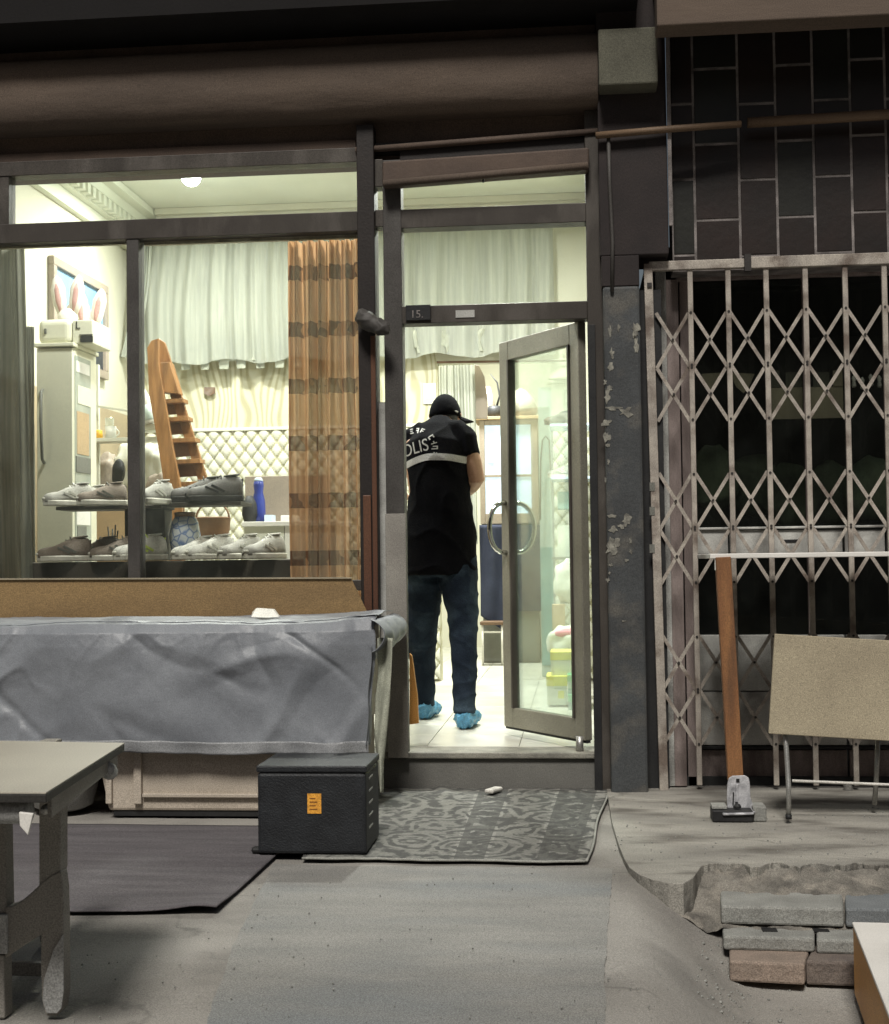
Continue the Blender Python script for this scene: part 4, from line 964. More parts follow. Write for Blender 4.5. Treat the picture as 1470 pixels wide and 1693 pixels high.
# left foreground table
zt = .60
tb_ = root('low_table', 'low cream topped table with grey legs in the left foreground', 'table', (-1.75,-3.0,0))
c = [G(-420,1218,zt), G(206,1228,zt), G(76,1310,zt), G(-560,1306,zt)]
MB().prism(c, (0,0,-.004)).build('table_top', M['tabletop'], tb_, bevel=.001)
MB().prism([p-V((0,0,.0045)) for p in c], (0,0,-.018)).build('edge_band', M['tableedge'], tb_, bevel=.002)
fl_, fr_, brr = c[3], c[2], c[1]
ydir = (brr-fr_).normalized(); xdir = (fl_-fr_).normalized()
# apron: rounded metal channel along the front, tube along the side
m_ = MB(); a0 = fr_ + ydir*.05 + xdir*.05 - V((0,0,.05)); m_.tube([a0, a0 + xdir*1.4], .026, 14); m_.build('front_rail', M['tableleg2'], tb_, smooth=True)
m_ = MB(); a1 = fr_ + ydir*.1 + xdir*.03 - V((0,0,.055)); a2 = brr - ydir*.06 + xdir*.03 - V((0,0,.045)); m_.tube([a1, a1.lerp(a2,.3)-V((0,0,.01)), a1.lerp(a2,.7), a2], .011, 10); m_.build('side_rail', M['steel'], tb_, smooth=True)
m_ = MB(); a1 = fr_ + ydir*.1 + xdir*.015 - V((0,0,.023)); a2 = brr - ydir*.02 + xdir*.015 - V((0,0,.023)); m_.prism([a1, a2, a2-V((0,0,.035)), a1-V((0,0,.05))], xdir*.01); m_.build('side_apron', M['tableleg'], tb_, bevel=.002)
m_ = MB(); q = fr_+xdir*.028-ydir*.0-V((0,0,.045)); m_.prism([q+V((0,0,0)), q+xdir*.032+V((0,0,.003)), q+xdir*.03+V((0,0,-.026)), q+xdir*.012+V((0,0,-.046))], ydir*.01); m_.build('corner_bracket', M['whitelam'], tb_, bevel=.002)
m_ = MB(); m_.tube([brr-ydir*.14+xdir*.02-V((0,0,.05)), brr-ydir*.05+xdir*.03-V((0,0,.07))], .022, 10); m_.build('side_knob', M['tableleg2'], tb_, smooth=True)
# the near right leg: straight post, curved gusset, scuffed foot; positions measured at its own distance
YL = G(85,1680).y
def LP(px, py, dy=0): return P(px, py, YL+dy)
m_ = MB(); m_.prism([LP(64,1300),LP(100,1300),LP(100,1440),LP(70,1478),LP(64,1478)], (0,.05,0)); m_.build('leg', M['tableleg'], tb_, bevel=.004)
gus = []
for k in range(9):
    t_ = k/8; a_ = t_*pi/2; gus.append(LP(100-92*t_**.85, 1440+60*sin(a_)**1.3, -.004))
lo_ = [LP(8,1585,-.004), LP(45,1560,-.004), LP(85,1535,-.004), LP(105,1505,-.004), LP(104,1470,-.004)]
m_ = MB(); m_.prism(gus+lo_, (0,.045,0)); m_.build('curved_brace', M['tableleg'], tb_, bevel=.004)
m_ = MB(); m_.prism([LP(67,1535),LP(104,1505),LP(105,1640),LP(101,1672),LP(94,1680),LP(75,1680),LP(69,1655),LP(67,1600)], (0,.05,0)); m_.build('leg_foot', M['tableleg'], tb_, bevel=.004)
m_ = MB(); m_.prism([LP(88,1570,-.006),LP(104,1545,-.006),LP(105,1640,-.006),LP(101,1668,-.006),LP(94,1676,-.006),LP(77,1676,-.006),LP(70,1655,-.006),LP(72,1620,-.006)], (0,.0055,0)); m_.build('scuffed_face', M['tableleg2'], tb_, bevel=.002)
m_ = MB(); m_.prism([LP(-40,1300),LP(7,1300),LP(11,1510),LP(-40,1520)], (0,.05,0)); m_.build('leg', M['tableleg'], tb_, bevel=.004)
m_ = MB(); m_.prism([LP(-40,1512,-.01),LP(12,1512,-.01),LP(12,1578,-.01),LP(-40,1578,-.01)], (0,.06,0)); m_.build('cross_rail', M['tableleg2'], tb_, bevel=.004)
m_ = MB(); m_.prism([LP(-40,1579),LP(6,1579),LP(8,1685),LP(-40,1685)], (0,.05,0)); m_.build('leg_foot', M['tableleg'], tb_, bevel=.004)
m_ = MB(); m_.bar(LP(6,1600,.25), LP(70,1602,.25), .035, .02); m_.build('back_rail', M['tableleg'], tb_, bevel=.003)
for dx_ in (-1.25,):
    for dy_ in (.05, .62):
        m_ = MB(); q = LP(80,1670); m_.box(q.x+dx_-.03, q.x+dx_+.03, YL+dy_, YL+dy_+.05, .0, zt-.025); m_.build('leg', M['tableleg'], tb_, bevel=.004)
q = P(82,1500,YL+.62); m_ = MB(); m_.box(q.x-.03, q.x+.02, YL+.62, YL+.67, .0, zt-.025); m_.build('leg', M['tableleg'], tb_, bevel=.004)

# ================================================================ INSIDE: lamps
def lamp(x, y, power, label, col=(.97,1,.94), r_=.11):
    t = root('ceiling_lamp', label, 'lamp', (x, y, ZC), 'round ceiling lamps of the shop')
    m_ = MB().lathe([(r_+.02,-.002),(r_+.02,-.02),(r_,-.035)], (x, y, ZC), 28); m_.build('rim', M['whitelam'], t, smooth=False)
    m_ = MB().ball((x, y, ZC-.09), .065, 12, (1,1,.9)); m_.build('diffuser', M['lampglow'], t, smooth=True)
    ld = bpy.data.lights.new('lamp_light', 'AREA'); ld.shape = 'DISK'; ld.size = r_*2; ld.energy = power; ld.color = col
    lo = bpy.data.objects.new('lamp_light', ld); COL.objects.link(lo); lo.parent = t; lo.location = (0,0,-.16)
    try: ld.spread = radians(175)
    except Exception: pass
    return t
M['lampglow'] = mat('lit lamp diffuser', (.9,.9,.85), None, 5, .5, 0, 0, grain=0, emit=(.9,1,.92,60))
qL = G(316, 296, ZC-.10)
LPW = 100
lamp(qL.x, qL.y, LPW, 'lit round ceiling lamp seen at the top edge of the left upper pane')
lamp(-.45, 1.9, LPW*1.5, 'lit round ceiling lamp just inside the doorway')
lamp(-2.05, .5, LPW*.85, 'lit round ceiling lamp above the shoe shelves by the window')
lamp(-.9, 5.3, LPW*2.6, 'lit round ceiling lamp of the store room behind')

# ================================================================ INSIDE: curtains
def curtain(name, px0, px1, py0, py1, Y, m, lab, amp=.03, waves=7, nu=140, nv=50, seed=0, hemfn=None, taper=None, uvw=None, cat='curtain', root_=None):
    a, b = P(px0, (py0+py1)/2, Y), P(px1, (py0+py1)/2, Y); zt_, zb2 = Z((px0+px1)/2, py0, Y), Z((px0+px1)/2, py1, Y)
    def fn(u, v):
        ph = u*waves*2*pi + 1.4*noise.noise(V((u*4, v*.8, seed))) * 2
        x = a.x + (b.x-a.x)*u; zb3 = zb2 + (hemfn(u) if hemfn else 0); z = zt_ + (zb3-zt_)*v
        k = .55+.45*v
        y = Y + amp*k*sin(ph) + amp*.4*sin(ph*2.3+seed) + .012*noise.noise(V((u*6, v*3, seed+2)))
        x += .25*amp*cos(ph)*k
        if taper: x += taper(u, v)
        return V((x, y, z))
    W = abs(b.x-a.x)*(1.5)
    o = MB().grid(fn, nu, nv, (lambda u, v: (u*W, (1-v)*(zt_-zb2))) if uvw else None).build(name, m, root_, base=None if root_ else V(((a.x+b.x)/2, Y, zt_)), smooth=True)
    if root_ is None: tag(o, lab, cat)
    return o, fn
curtain('orange_curtain', 476, 602, 398, 1030, .26, M['orangecurt'], 'orange brown sheer curtain with bands of dark squares at the right of the window', .05, 6, 260, 60, 3, uvw=True, taper=lambda u, v: .0)
curtain('grey_curtain', -120, 40, 402, 1000, .3, M['greycurt'], 'heavy grey curtain drawn at the far left of the window', .045, 6, 140, 40, 5, taper=lambda u, v: .04*v*u)
curtain('grey_curtain', 40, 58, 540, 1000, .45, M['greycurt'], 'narrow olive curtain edge hanging between grey curtain and tall cabinet', .02, 1.5, 30, 30, 8)
# valance along the back wall with grey lace hem
vr = root('sheer_valance', 'long white sheer valance with scalloped grey hem along the back wall', 'valance', (-2, YB-.12, 3.6))
def hemf(u): return .035*sin(u*46)+.02*sin(u*19+1)
o1, f1 = curtain('valance_cloth', 236, 915, 383, 592, YB-.16, M['sheer'], '', .022, 15, 420, 24, 11, hemfn=lambda u: .02*sin(u*37), root_=vr)
o1, f2 = curtain('hem_lace', 285, 500, 560, 606, YB-.13, M['hemgrey'], '', .01, 5, 180, 8, 12, hemfn=lambda u: .045*(1 if sin(u*44) > 0 else -.35), root_=vr)
o1, f2 = curtain('hem_lace', 668, 840, 545, 580, YB-.13, M['hemgrey'], '', .02, 5, 120, 8, 13, hemfn=lambda u: .03*(1 if sin(u*24) > 0 else -.35), root_=vr)
o1, f3 = curtain('tied_edge', 222, 250, 390, 590, YB-.2, M['sheer'], '', .03, 3, 50, 30, 14, taper=lambda u, v: -.12*v*v, root_=vr)
m_ = MB(); m_.tube([P(230,385,YB-.16), P(940,372,YB-.16)], .012, 8); m_.build('curtain_rod', M['rail'], vr, smooth=True)
m_ = MB(); m_.tube([P(722,599,YB-.06), P(940,596,YB-.06)], .009, 8); tag(m_.build('curtain_rod', M['brown'], base=P(830,598,YB-.06), smooth=True), 'thin dark curtain rod over the rear doorway', 'rod')
curtain('white_curtain', 726, 786, 602, 900, YB+.22, M['sheer'], 'white gathered curtain at the left of the rear doorway', .04, 5, 90, 30, 21)
# wallpaper flap and spots
q = P(345,645,YB-.01); fp = MB(); fp.prism([P(338,640,YB-.004),P(356,640,YB-.004),P(356,650,YB-.03),P(346,655,YB-.03),P(337,650,YB-.03)], (0,-.003,-.001)); fp.build('wallpaper_flap', M['brown'], bpy.data.objects['wall_back'])
p_ = root('wall_calendar', 'cream paper calendar on the wavy wallpaper seen through the doorway', 'calendar', P(712,640,YB-.01))
box(X(700,650,YB-.01), X(721,650,YB-.01), YB-.015, YB-.004, Z(710,668,YB), Z(710,634,YB)).build('sheet', M['quilt'], p_)
box(X(704,650,YB-.01), X(717,650,YB-.01), YB-.017, YB-.0155, Z(710,662,YB), Z(710,642,YB)).build('print', M['plaster'], p_)

# picture on the left wall
pc = root('framed_picture', 'framed blue landscape picture hanging on the left wall', 'picture', (XL+.02, 2.9, 2.7))
def LW_(px, py, off=.0):       # point on the plane x = XL+off
    v = RR*((px-735)/FPX) + DD*((py-846.5)/FPX) + _f; return CAM + v*((XL+off-CAM.x)/v.x)
y0p, y1p = LW_(86,480,.03).y, LW_(177,560,.03).y; z1p = LW_(130,447,.03).z; z0p = LW_(177,629,.03).z
fw = .06
for (a_, b_, c_, d_) in ((y0p,y1p,z1p-fw,z1p),(y0p,y1p,z0p,z0p+fw),(y0p,y0p+fw,z0p+fw,z1p-fw),(y1p-fw,y1p,z0p+fw,z1p-fw)): box(XL+.001, XL+.045, a_, b_, c_, d_).build('frame_side', M['greyb'], pc, bevel=.006)
m_ = MB().grid(lambda u, v: V((XL+.02, y0p+fw+(y1p-y0p-2*fw)*u, z0p+fw+(z1p-z0p-2*fw)*v)), 1, 1, lambda u, v: (u, v)); m_.build('print', M['picture'], pc)

# tall narrow cabinet
yc0, yc1 = .95, 1.33
xc0, xc1 = X(62,750,yc0), X(121,750,yc0); zc1 = Z(90,574,yc0)
tc_ = root('tall_cabinet', 'tall narrow cream cabinet with long handle behind the left pane', 'cabinet', ((xc0+xc1)/2, 1.1, ZF))
box(xc0, xc1, yc0+.012, yc1, ZF, zc1).build('carcass', M['fridge'], tc_, bevel=.006)
box(xc0, xc1, yc0-.01, yc0+.0115, ZF+.05, zc1-.006).build('door', M['fridge'], tc_, bevel=.005)
box(xc0-.012, xc1+.012, yc0-.02, yc1+.01, zc1+.0, zc1+.022).build('top_board', M['fridge'], tc_, bevel=.004)
m_ = MB(); hx = X(68,700,yc0-.03); m_.tube([(hx, yc0-.012, Z(68,645,yc0)), (hx+.004, yc0-.04, Z(68,650,yc0)), (hx+.004, yc0-.045, Z(68,700,yc0)), (hx+.01, yc0-.04, Z(72,760,yc0)), (hx+.01, yc0-.012, Z(72,766,yc0))], .009, 8); m_.build('handle', M['grey'], tc_, smooth=True)
sx = xc1
def sp_(u0, u1, py0, py1, m_, nm, t=.004): 
    ya_, yb_ = yc0+(yc1-yc0)*u0, yc0+(yc1-yc0)*u1; ym = (ya_+yb_)/2
    q0 = P(140, py0, ym).z; q1 = P(140, py1, ym).z; return box(sx+.001, sx+.001+t, ya_, yb_, q1, q0).build(nm, M[m_], tc_)
sp_(.06,.72,592,945,'fridgeside','side_panel',.003)
sp_(.1,.65,600,618,'whitelam','sticker',.006); sp_(.15,.7,640,670,'fridge','sticker',.006); sp_(.12,.62,682,752,'card','paper_note',.006)
sp_(.08,.68,756,782,'grey','magnet_board',.008); sp_(.1,.66,845,868,'whitelam','sticker',.006); sp_(.12,.5,870,895,'grey','sticker',.006)
# printer on top
q = V(((xc0+xc1)/2, 1.08, zc1+.022))
pr = root('label_printer', 'cream office machine with rounded cover on top of the tall cabinet', 'machine', q)
w0, w1 = X(63,550,.98), X(118,550,.98); h_ = Z(90,527,.98)-zc1-.022
m_ = MB().box(w0, w1, .97, 1.26, zc1+.0225, zc1+.022+h_); m_.build('cover', M['fridge'], pr, bevel=.035, seg=4)
box(w1+.001, w1+.12, .99, 1.3, zc1+.0225, zc1+.02+h_*.95).build('body', M['fridge'], pr, bevel=.006)
box(w1+.05, w1+.122, .983, .9895, zc1+.03, zc1+.065).build('display', M['black'], pr)
box(w1+.045, w1+.122, .984, .9897, zc1+.07, zc1+.075).build('slot', M['grey'], pr)
box(w0+.04, w0+.055, .964, .97, zc1+.08, zc1+.11).build('button', M['grey'], pr, bevel=.002)
me = text_mesh('L', .06, .0008); me.materials.append(M['ink']); t = bpy.data.objects.new('letter', me); COL.objects.link(t); t.parent = pr; t.rotation_euler = (radians(90),0,0)
t.location = V((w1+.035, .987, zc1+.022+h_*.72)) - q
# rabbit-eared slippers / plush standing behind the machine
def rabbit(px, py, lab, s=1.0, Yr=1.15, tilt=0):
    c = P(px, py, Yr); r_ = root('plush_rabbit', lab, 'plush toy', c, 'white plush rabbits on the tall cabinet')
    m_ = MB(); m_.ball(c+V((0,0,-.045*s)), .036*s, 10, (1,.8,1)); m_.ball(c+V((0,0,-.01*s)), .036*s, 10)
    o = m_.build('body', M['plush'], r_, smooth=True); melt(o, .008, 3)
    for sg in (-1, 1):
        a = c+V((sg*.022*s, 0, 0)); b = c+V((sg*.040*s+tilt*.03, .0, .13*s)); m_ = MB(); m_.tube([a, a.lerp(b,.35), a.lerp(b,.75), b, b+V((0,0,.012*s))], [(.012*s,.008*s),(.024*s,.012*s),(.026*s,.013*s),(.014*s,.009*s),(.003,.003)], 12, ref=(1,0,0)); e = m_.build('ear', M['plush'], r_, smooth=True)
        m_ = MB(); o_ = V((0,-.011*s,0)); m_.tube([a.lerp(b,.1)+o_, a.lerp(b,.4)+o_, a.lerp(b,.7)+o_, a.lerp(b,.85)+o_], [(.003*s,.003),(.010*s,.005),(.010*s,.005),(.003*s,.003)], 8, ref=(1,0,0)); m_.build('inner_ear', M['pink'], r_, smooth=True)
rabbit(112, 522, 'white plush rabbit ears, taller pair nearest the cabinet front', 1.65, 1.12)
rabbit(147, 542, 'white plush rabbit ears, lower tilted pair against the picture', 1.6, 1.2, .4)
rabbit(133, 552, 'white plush rabbit with short ears between the two other plush rabbits', 1.25, 1.22, -.5)

# display shelves with shoes
YS = .42
ds = root('shoe_display', 'dark brown display stand with two shoe shelves behind the window', 'display stand', (-2, YS, ZF))
zs2 = Z(160, 838, YS); zs1 = Z(160, 928, YS)
box(X(104,840,YS), X(276,840,YS), YS-.10, YS+.14, zs2-.018, zs2).build('shelf', M['shelf'], ds, bevel=.002)
zs3 = Z(350, 831, YS)
box(X(277,830,YS), X(406,830,YS), YS-.10, YS+.14, zs3-.018, zs3).build('shelf', M['shelf'], ds, bevel=.002)
box(X(206,880,YS), X(272,880,YS), YS+.0, YS+.14, zs1, zs2-.0185).build('upright', M['shelf'], ds, bevel=.003)
box(X(64,930,YS), X(491,930,YS), YS-.12, YS+.18, ZF, zs1-.002).build('plinth', M['shelf'], ds, bevel=.006)
def make_shoe(name, lab, up, sole, lace, loc, rz=0, scale=1):
    t = root(name, lab, 'shoe', (0,0,0), 'shoes on the display shelves')
    L_ = .28
    prof = [(0,.030,.088),(.06,.037,.104),(.18,.039,.112),(.3,.037,.110),(.42,.040,.098),(.55,.045,.080),(.7,.050,.062),(.82,.051,.057),(.92,.046,.050),(.97,.036,.042),(.995,.020,.032)]
    rings = []
    for (s, w_, h_) in prof:
        r_ = []
        for k in range(14):
            a = pi*k/13; r_.append(V((s*L_, -w_*cos(a)**1 if True else 0, .02+h_*max(0,sin(a))**.75)))
        rings.append(r_)
    m_ = MB(); m_.rings(rings); m_.build('upper', M[up], t, base=(0,0,0), smooth=True)
    out = []
    for (s, w_, h_) in prof: out.append((s*L_, w_+.005))
    pts = [V((x-.004, y, 0)) for x, y in out] + [V((L_+.004, 0, 0))] + [V((x-.004, -y, 0)) for x, y in reversed(out)]
    MB().prism(pts, (0,0,.031)).build('sole', M[sole], t, base=(0,0,0), bevel=.006)
    c_ = [V((.055+.036*cos(2*pi*k/14), .022*sin(2*pi*k/14), .1285+.004*cos(2*pi*k/14+pi))) for k in range(14)]
    MB().prism(c_, (0,0,.003)).build('lining', M['black'], t, base=(0,0,0))
    m_ = MB(); m_.tube([c_[k%14]+V((0,0,.002)) for k in range(15)], .005, 6, cap=False); m_.build('collar', M[up], t, base=(0,0,0), smooth=True)
    MB().prism([V((.262,-.030,.0315)), V((.288,-.012,.0315)), V((.288,.012,.0315)), V((.262,.030,.0315))], (0,0,.016)).build('toe_cap', M[sole], t, base=(0,0,0), bevel=.006)
    for sg in (-1, 1): m_ = MB(); m_.bar((.085, sg*.0405, .048), (.15, sg*.0415, .082), .012, .004); m_.bar((.115, sg*.0415, .045), (.18, sg*.0425, .074), .010, .004); m_.build('side_stripe', M[lace], t, base=(0,0,0))
    m_ = MB(); m_.bar((.004, 0, .05), (.0, 0, .115), .02, .006, V((1,0,0))); m_.build('heel_tab', M[lace], t, base=(0,0,0), bevel=.002)
    m_ = MB(); m_.bar((.075,0,.122), (.125,0,.112), .03, .006, V((0,0,1))); m_.build('tongue', M[up], t, base=(0,0,0), bevel=.002)
    for k in range(4):
        x = .105+k*.022; h_ = .127-.0165*k; m_ = MB(); m_.tube([(x,-.02,h_-.012),(x+.004,0,h_+.006),(x,.02,h_-.012)], .0032, 6); m_.build('lace', M[lace], t, base=(0,0,0), smooth=True)
    t.location = loc; t.rotation_euler = (0,0,rz); t.scale = (scale,)*3; return t
def SP(px, zs): return V((X(px,880,YS), YS, zs))
shoes = {}
def put(kind, up, sole, lace, px, z, rz, lab, sc_=1.0, dy=0):
    loc = V((X(px,880,YS+dy), YS+dy, z+.001))
    if kind not in shoes: shoes[kind] = make_shoe('shoe', lab, up, sole, lace, loc, rz, sc_); return
    dup(shoes[kind], loc, rz, lab, sc_)
k = pi
put('g','shoegrey','sole','white', 152, zs2, k+.7, 'grey canvas shoe at the left end of the upper left shelf', .9, -.04)
put('l','shoepale','sole','shoelime', 178, zs2, k+.5, 'pale shoe with lime laces on the upper left shelf', .85, .06)
put('b','shoebrown','sole','grey', 208, zs2, k+.65, 'brown grey shoe on the upper left shelf just left of the window mullion', .9, -.05)
put('g','','','', 282, zs2, k+1.2, 'grey canvas shoe turned heel out right of the window mullion on the upper shelf', .95, -.03)
put('d','shoedark','soledk','black', 372, zs3, k+.3, 'charcoal leather shoe, left one of the pair on the upper right shelf', 1.0, .03)
put('d','','','', 402, zs3, k+.12, 'charcoal leather shoe, right one of the pair on the upper right shelf', 1.02, -.05)
put('b','','','', 150, zs1, k+.5, 'brown grey shoe at the left end of the lower display top', .95, -.06)
put('b','','','', 196, zs1, k-.15, 'brown grey shoe second from the left on the lower display top', .95, .02)
put('b','','','', 236, zs1, k+.4, 'brown grey shoe half hidden by the window mullion on the lower display top', .95, -.05)
put('l','','','', 272, zs1, k+.8, 'pale sneaker just right of the window mullion, left of the blue and white jar', 1.0, -.07)
put('p','shoepale','sole','white', 354, zs1, k+.9, 'pale mesh sneaker right of the blue and white jar', .9, -.05)
put('p','','','', 384, zs1, k+.8, 'pale mesh sneaker between the jar and the right hand pair', .95, -.05)
put('g','','','', 428, zs1, k+1.0, 'grey sneaker with white toe, left one of the pair at the right end', .95, .0)
put('g','','','', 466, zs1, k+1.05, 'grey sneaker with white toe, right one of the pair at the right end', .95, -.03)

# jar, tumbler, small things on the display top
q = V((X(306,900,YS+.05), YS+.05, zs1)); jr = root('ginger_jar', 'blue and white ceramic jar with brown rim behind the sneakers', 'jar', q)
hj = Z(299,850,YS+.12)-zs1; 
MB().lathe([(.05,.001),(.06,.01),(.078,hj*.35),(.080,hj*.55),(.068,hj*.82),(.052,hj*.93)], q, 28).build('body', M['vase'], jr, smooth=True)
MB().lathe([(.052,hj*.93),(.054,hj*.99),(.056,hj*1.02),(.046,hj*1.03)], q, 28).build('rim', M['laddern'], jr, smooth=True)
q = V((X(188,900,YS+.1), YS+.08, zs1)); tg = root('glass_tumbler', 'clear glass tumbler holding dark pens on the lower display top', 'tumbler', q)
MB().lathe([(.026,.002),(.028,.01),(.033,.11),(.031,.112)], q, 20).build('glass_wall', M['clear'], tg, smooth=True)
for k in range(4): m_ = MB(); a = q+V((.01*cos(k*2), .01*sin(k*2), .01)); m_.tube([a, a+V((.02*cos(k*1.7), .015*sin(k), .15+.01*k))], .004, 6); m_.build('pen', M['grey'], tg, smooth=True)
q = V((X(240,900,YS+.1), YS+.12, zs1)); 

# mug shelf on the left wall side: a wall rack behind
YM = 2.2
mr_ = root('wall_rack', 'cream wall rack with thin shelves between cabinet and ladder', 'rack', P(200,728,YM))
box(X(150,728,YM), X(268,728,YM), YM-.06, YM+.10, Z(190,731,YM), Z(190,725,YM)).build('shelf', M['quilt'], mr_, bevel=.002)
m_ = MB().bar(P(155,671,YM), P(222,681,YM), .012, .03); m_.build('rail', M['quilt'], mr_)
box(X(225,700,YM), X(267,700,YM), YM-.05, YM+.10, Z(245,712,YM), Z(245,702,YM)).build('shelf', M['quilt'], mr_, bevel=.002)
for p_ in (153, 218): box(X(p_,760,YM), X(p_+4,760,YM), YM+.07, YM+.1, Z(p_,800,YM), Z(p_,600,YM)).build('upright', M['quilt'], mr_)
zm = Z(190,725,YM)+.0005
q = V((X(183,715,YM), YM, zm)); mg = root('mug', 'white mug on the thin wall rack shelf', 'mug', q); hm = Z(183,705,YM)-zm
MB().lathe([(.028,0),(.036,.006),(.037,hm),(.034,hm),(.033,.01)], q, 24).build('cup', M['white'], mg, smooth=True)
m_ = MB(); m_.tube([q+V((.036+.02*sin(pi*k/8), 0, hm*.15+hm*.65*k/8)) for k in range(9)], .004, 8); m_.build('handle', M['white'], mg, smooth=True)
q = V((X(162,715,YM), YM+.01, zm)); m_ = MB().lathe([(.025,0),(.028,.02),(.024,.055),(.012,.06)], q, 18); tag(m_.build('yellow_pot', M['yellow'], base=q, smooth=True), 'small yellow pot beside the white mug', 'pot')
q = V((X(176,690,YM), YM+.06, zm)); m_ = MB().lathe([(.02,0),(.024,.01),(.03,.14),(.026,.14)], q, 18); tag(m_.build('drinking_glass', M['clear'], base=q, smooth=True), 'clear drinking glass standing behind the white mug', 'glass')
q = V((X(250,700,YM), YM-.03, Z(245,702,YM)+.0005)); bt = root('spray_bottle', 'white bottle with pale green label leaning beside the ladder', 'bottle', q); hb_ = Z(250,640,YM)-q.z
tl_ = Matrix.Rotation(radians(-14), 4, 'Y')
m_ = MB().lathe([(.045,0),(.05,.01),(.048,hb_*.55),(.04,hb_*.75),(.026,hb_*.93),(.012,hb_)], (0,0,0), 20); m_.v = [q + (tl_ @ v_) for v_ in m_.v]; m_.build('bottle_body', M['white'], bt, smooth=True)
m_ = MB().lathe([(.0505,hb_*.08),(.0505,hb_*.12),(.0495,hb_*.5),(.0485,hb_*.5)], (0,0,0), 20); m_.v = [q + (tl_ @ v_) for v_ in m_.v]; m_.build('label_band', M['aqua'], bt, smooth=True)
# bags and clutter hanging / standing below the rack on a brown cupboard
cu = root('brown_cupboard', 'low brown cupboard in the corner below the wall rack', 'cupboard', (X(200,900,2.5), 2.7, ZF))
zcu = Z(190,835,2.5); box(X(150,880,2.5), X(275,880,2.5), 2.5, 2.95, ZF, zcu).build('carcass', M['card'], cu, bevel=.006)
for k in range(2): box(X(153+k*61,880,2.5), X(211+k*61,880,2.5), 2.485, 2.4995, ZF+.05, zcu-.03).build('door', M['card'], cu, bevel=.004)
def blob(name, lab, cat, px, py, Y, w_, h_, d_, m, seed=0, wrk=.02):
    c = P(px, py, Y); m_ = MB(); m_.ball(c, 1, 22, (w_/2, d_/2, h_/2)); o = m_.build(name, M[m], base=c, smooth=True)
    for v in o.data.vertices:
        u_ = V((v.co.x/(w_/2), v.co.y/(d_/2), v.co.z/(h_/2))); u_ = V([math.copysign(abs(t)**.62, t) for t in u_]); k_ = 1 - .35*max(0, u_.z)**3
        v.co = V((u_.x*k_*w_/2*.86, u_.y*k_*d_/2*.86, u_.z*h_/2))
        q_ = v.co*14; v.co += v.co.normalized()*wrk*(noise.noise(q_+V((seed,0,0)))+.7*(abs(noise.noise(V((q_.x*1.6, q_.y*1.6, q_.z*.5))+V((0,seed,0))))-.2))*1.4
    return tag(o, lab, cat)
zcu2 = zcu
blob('cloth_bag', 'beige cloth bag on the brown cupboard', 'bag', 178, 792, 2.6, .16, .36, .14, 'greyb', 1)
blob('cloth_bag', 'taupe bag leaning behind the window mullion', 'bag', 212, 785, 2.65, .2, .46, .16, 'quilt', 2)
blob('black_bag', 'small black bag hanging beside the beige cloth bag', 'bag', 196, 780, 2.45, .09, .17, .08, 'black', 3, .01)
blob('cloth_bag', 'pale stuffed bag to the left of the wooden ladder', 'bag', 255, 775, 2.4, .2, .35, .18, 'quilt', 4)
blob('cloth_bag', 'grey draped bundle at the foot of the ladder', 'bundle', 262, 815, 2.3, .2, .26, .18, 'greyb', 5)

# ladder
YLa = 1.9
ld = root('wooden_ladder', 'orange varnished wooden step ladder leaning behind the shoe shelves', 'ladder', P(300,880,YLa))
def lp(px, py, dy=0): return P(px, py, YLa+dy)
def rail(pts, m, nm, th=.03, dy=0):
    MB().prism([lp(x, y, dy) for x, y in pts], (0, th, 0)).build(nm, M[m], ld, bevel=.004)
rail([(243,575),(250,563),(262,559),(262,600),(286,742),(304,835),(276,835),(262,742),(246,650)], 'ladder', 'stile')
rail([(262,559),(272,566),(280,590),(300,655),(334,765),(345,800),(338,835),(329,800),(318,765),(290,680),(276,640),(263,600)], 'ladder', 'stile', .03, .12)
rail([(262,600),(280,598),(296,651),(262,648)], 'ladder', 'top_step', .10, .02)
for (a_, b_, c_, d_) in ((660,302,268,.05),(690,310,274,.05),(725,322,280,.05),(760,330,288,.05),(797,341,296,.05)):
    MB().prism([lp(c_, a_, d_), lp(b_, a_-2, d_), lp(b_+1, a_+5, d_), lp(c_+1, a_+7, d_)], (0,.12,0)).build('tread', M['ladder'], ld, bevel=.002)
for (a_, b_, c_) in ((672,303,272),(705,312,280),(742,322,286),(775,332,292)):
    MB().prism([lp(c_, a_-10, .13), lp(b_-8, a_-12, .13), lp(b_-4, a_+12, .13), lp(c_+4, a_+14, .13)], (0,.008,0)).build('riser', M['laddern'], ld)
rail([(286,742),(304,835),(276,835),(270,790)], 'ladder', 'foot', .034, -.004)
m_ = MB(); m_.tube([lp(285,760,.1), lp(300,835,.1), P(304,1010,YLa+.1)], .018, 8); m_.build('rear_strut', M['laddern'], ld, smooth=True)
m_ = MB().bar(lp(290,835,.015), P(298,1080,YLa+.015), .09, .03); m_.v = [V((v_.x, v_.y, max(ZF, v_.z))) for v_ in m_.v]; m_.build('stile_foot', M['ladder'], ld)

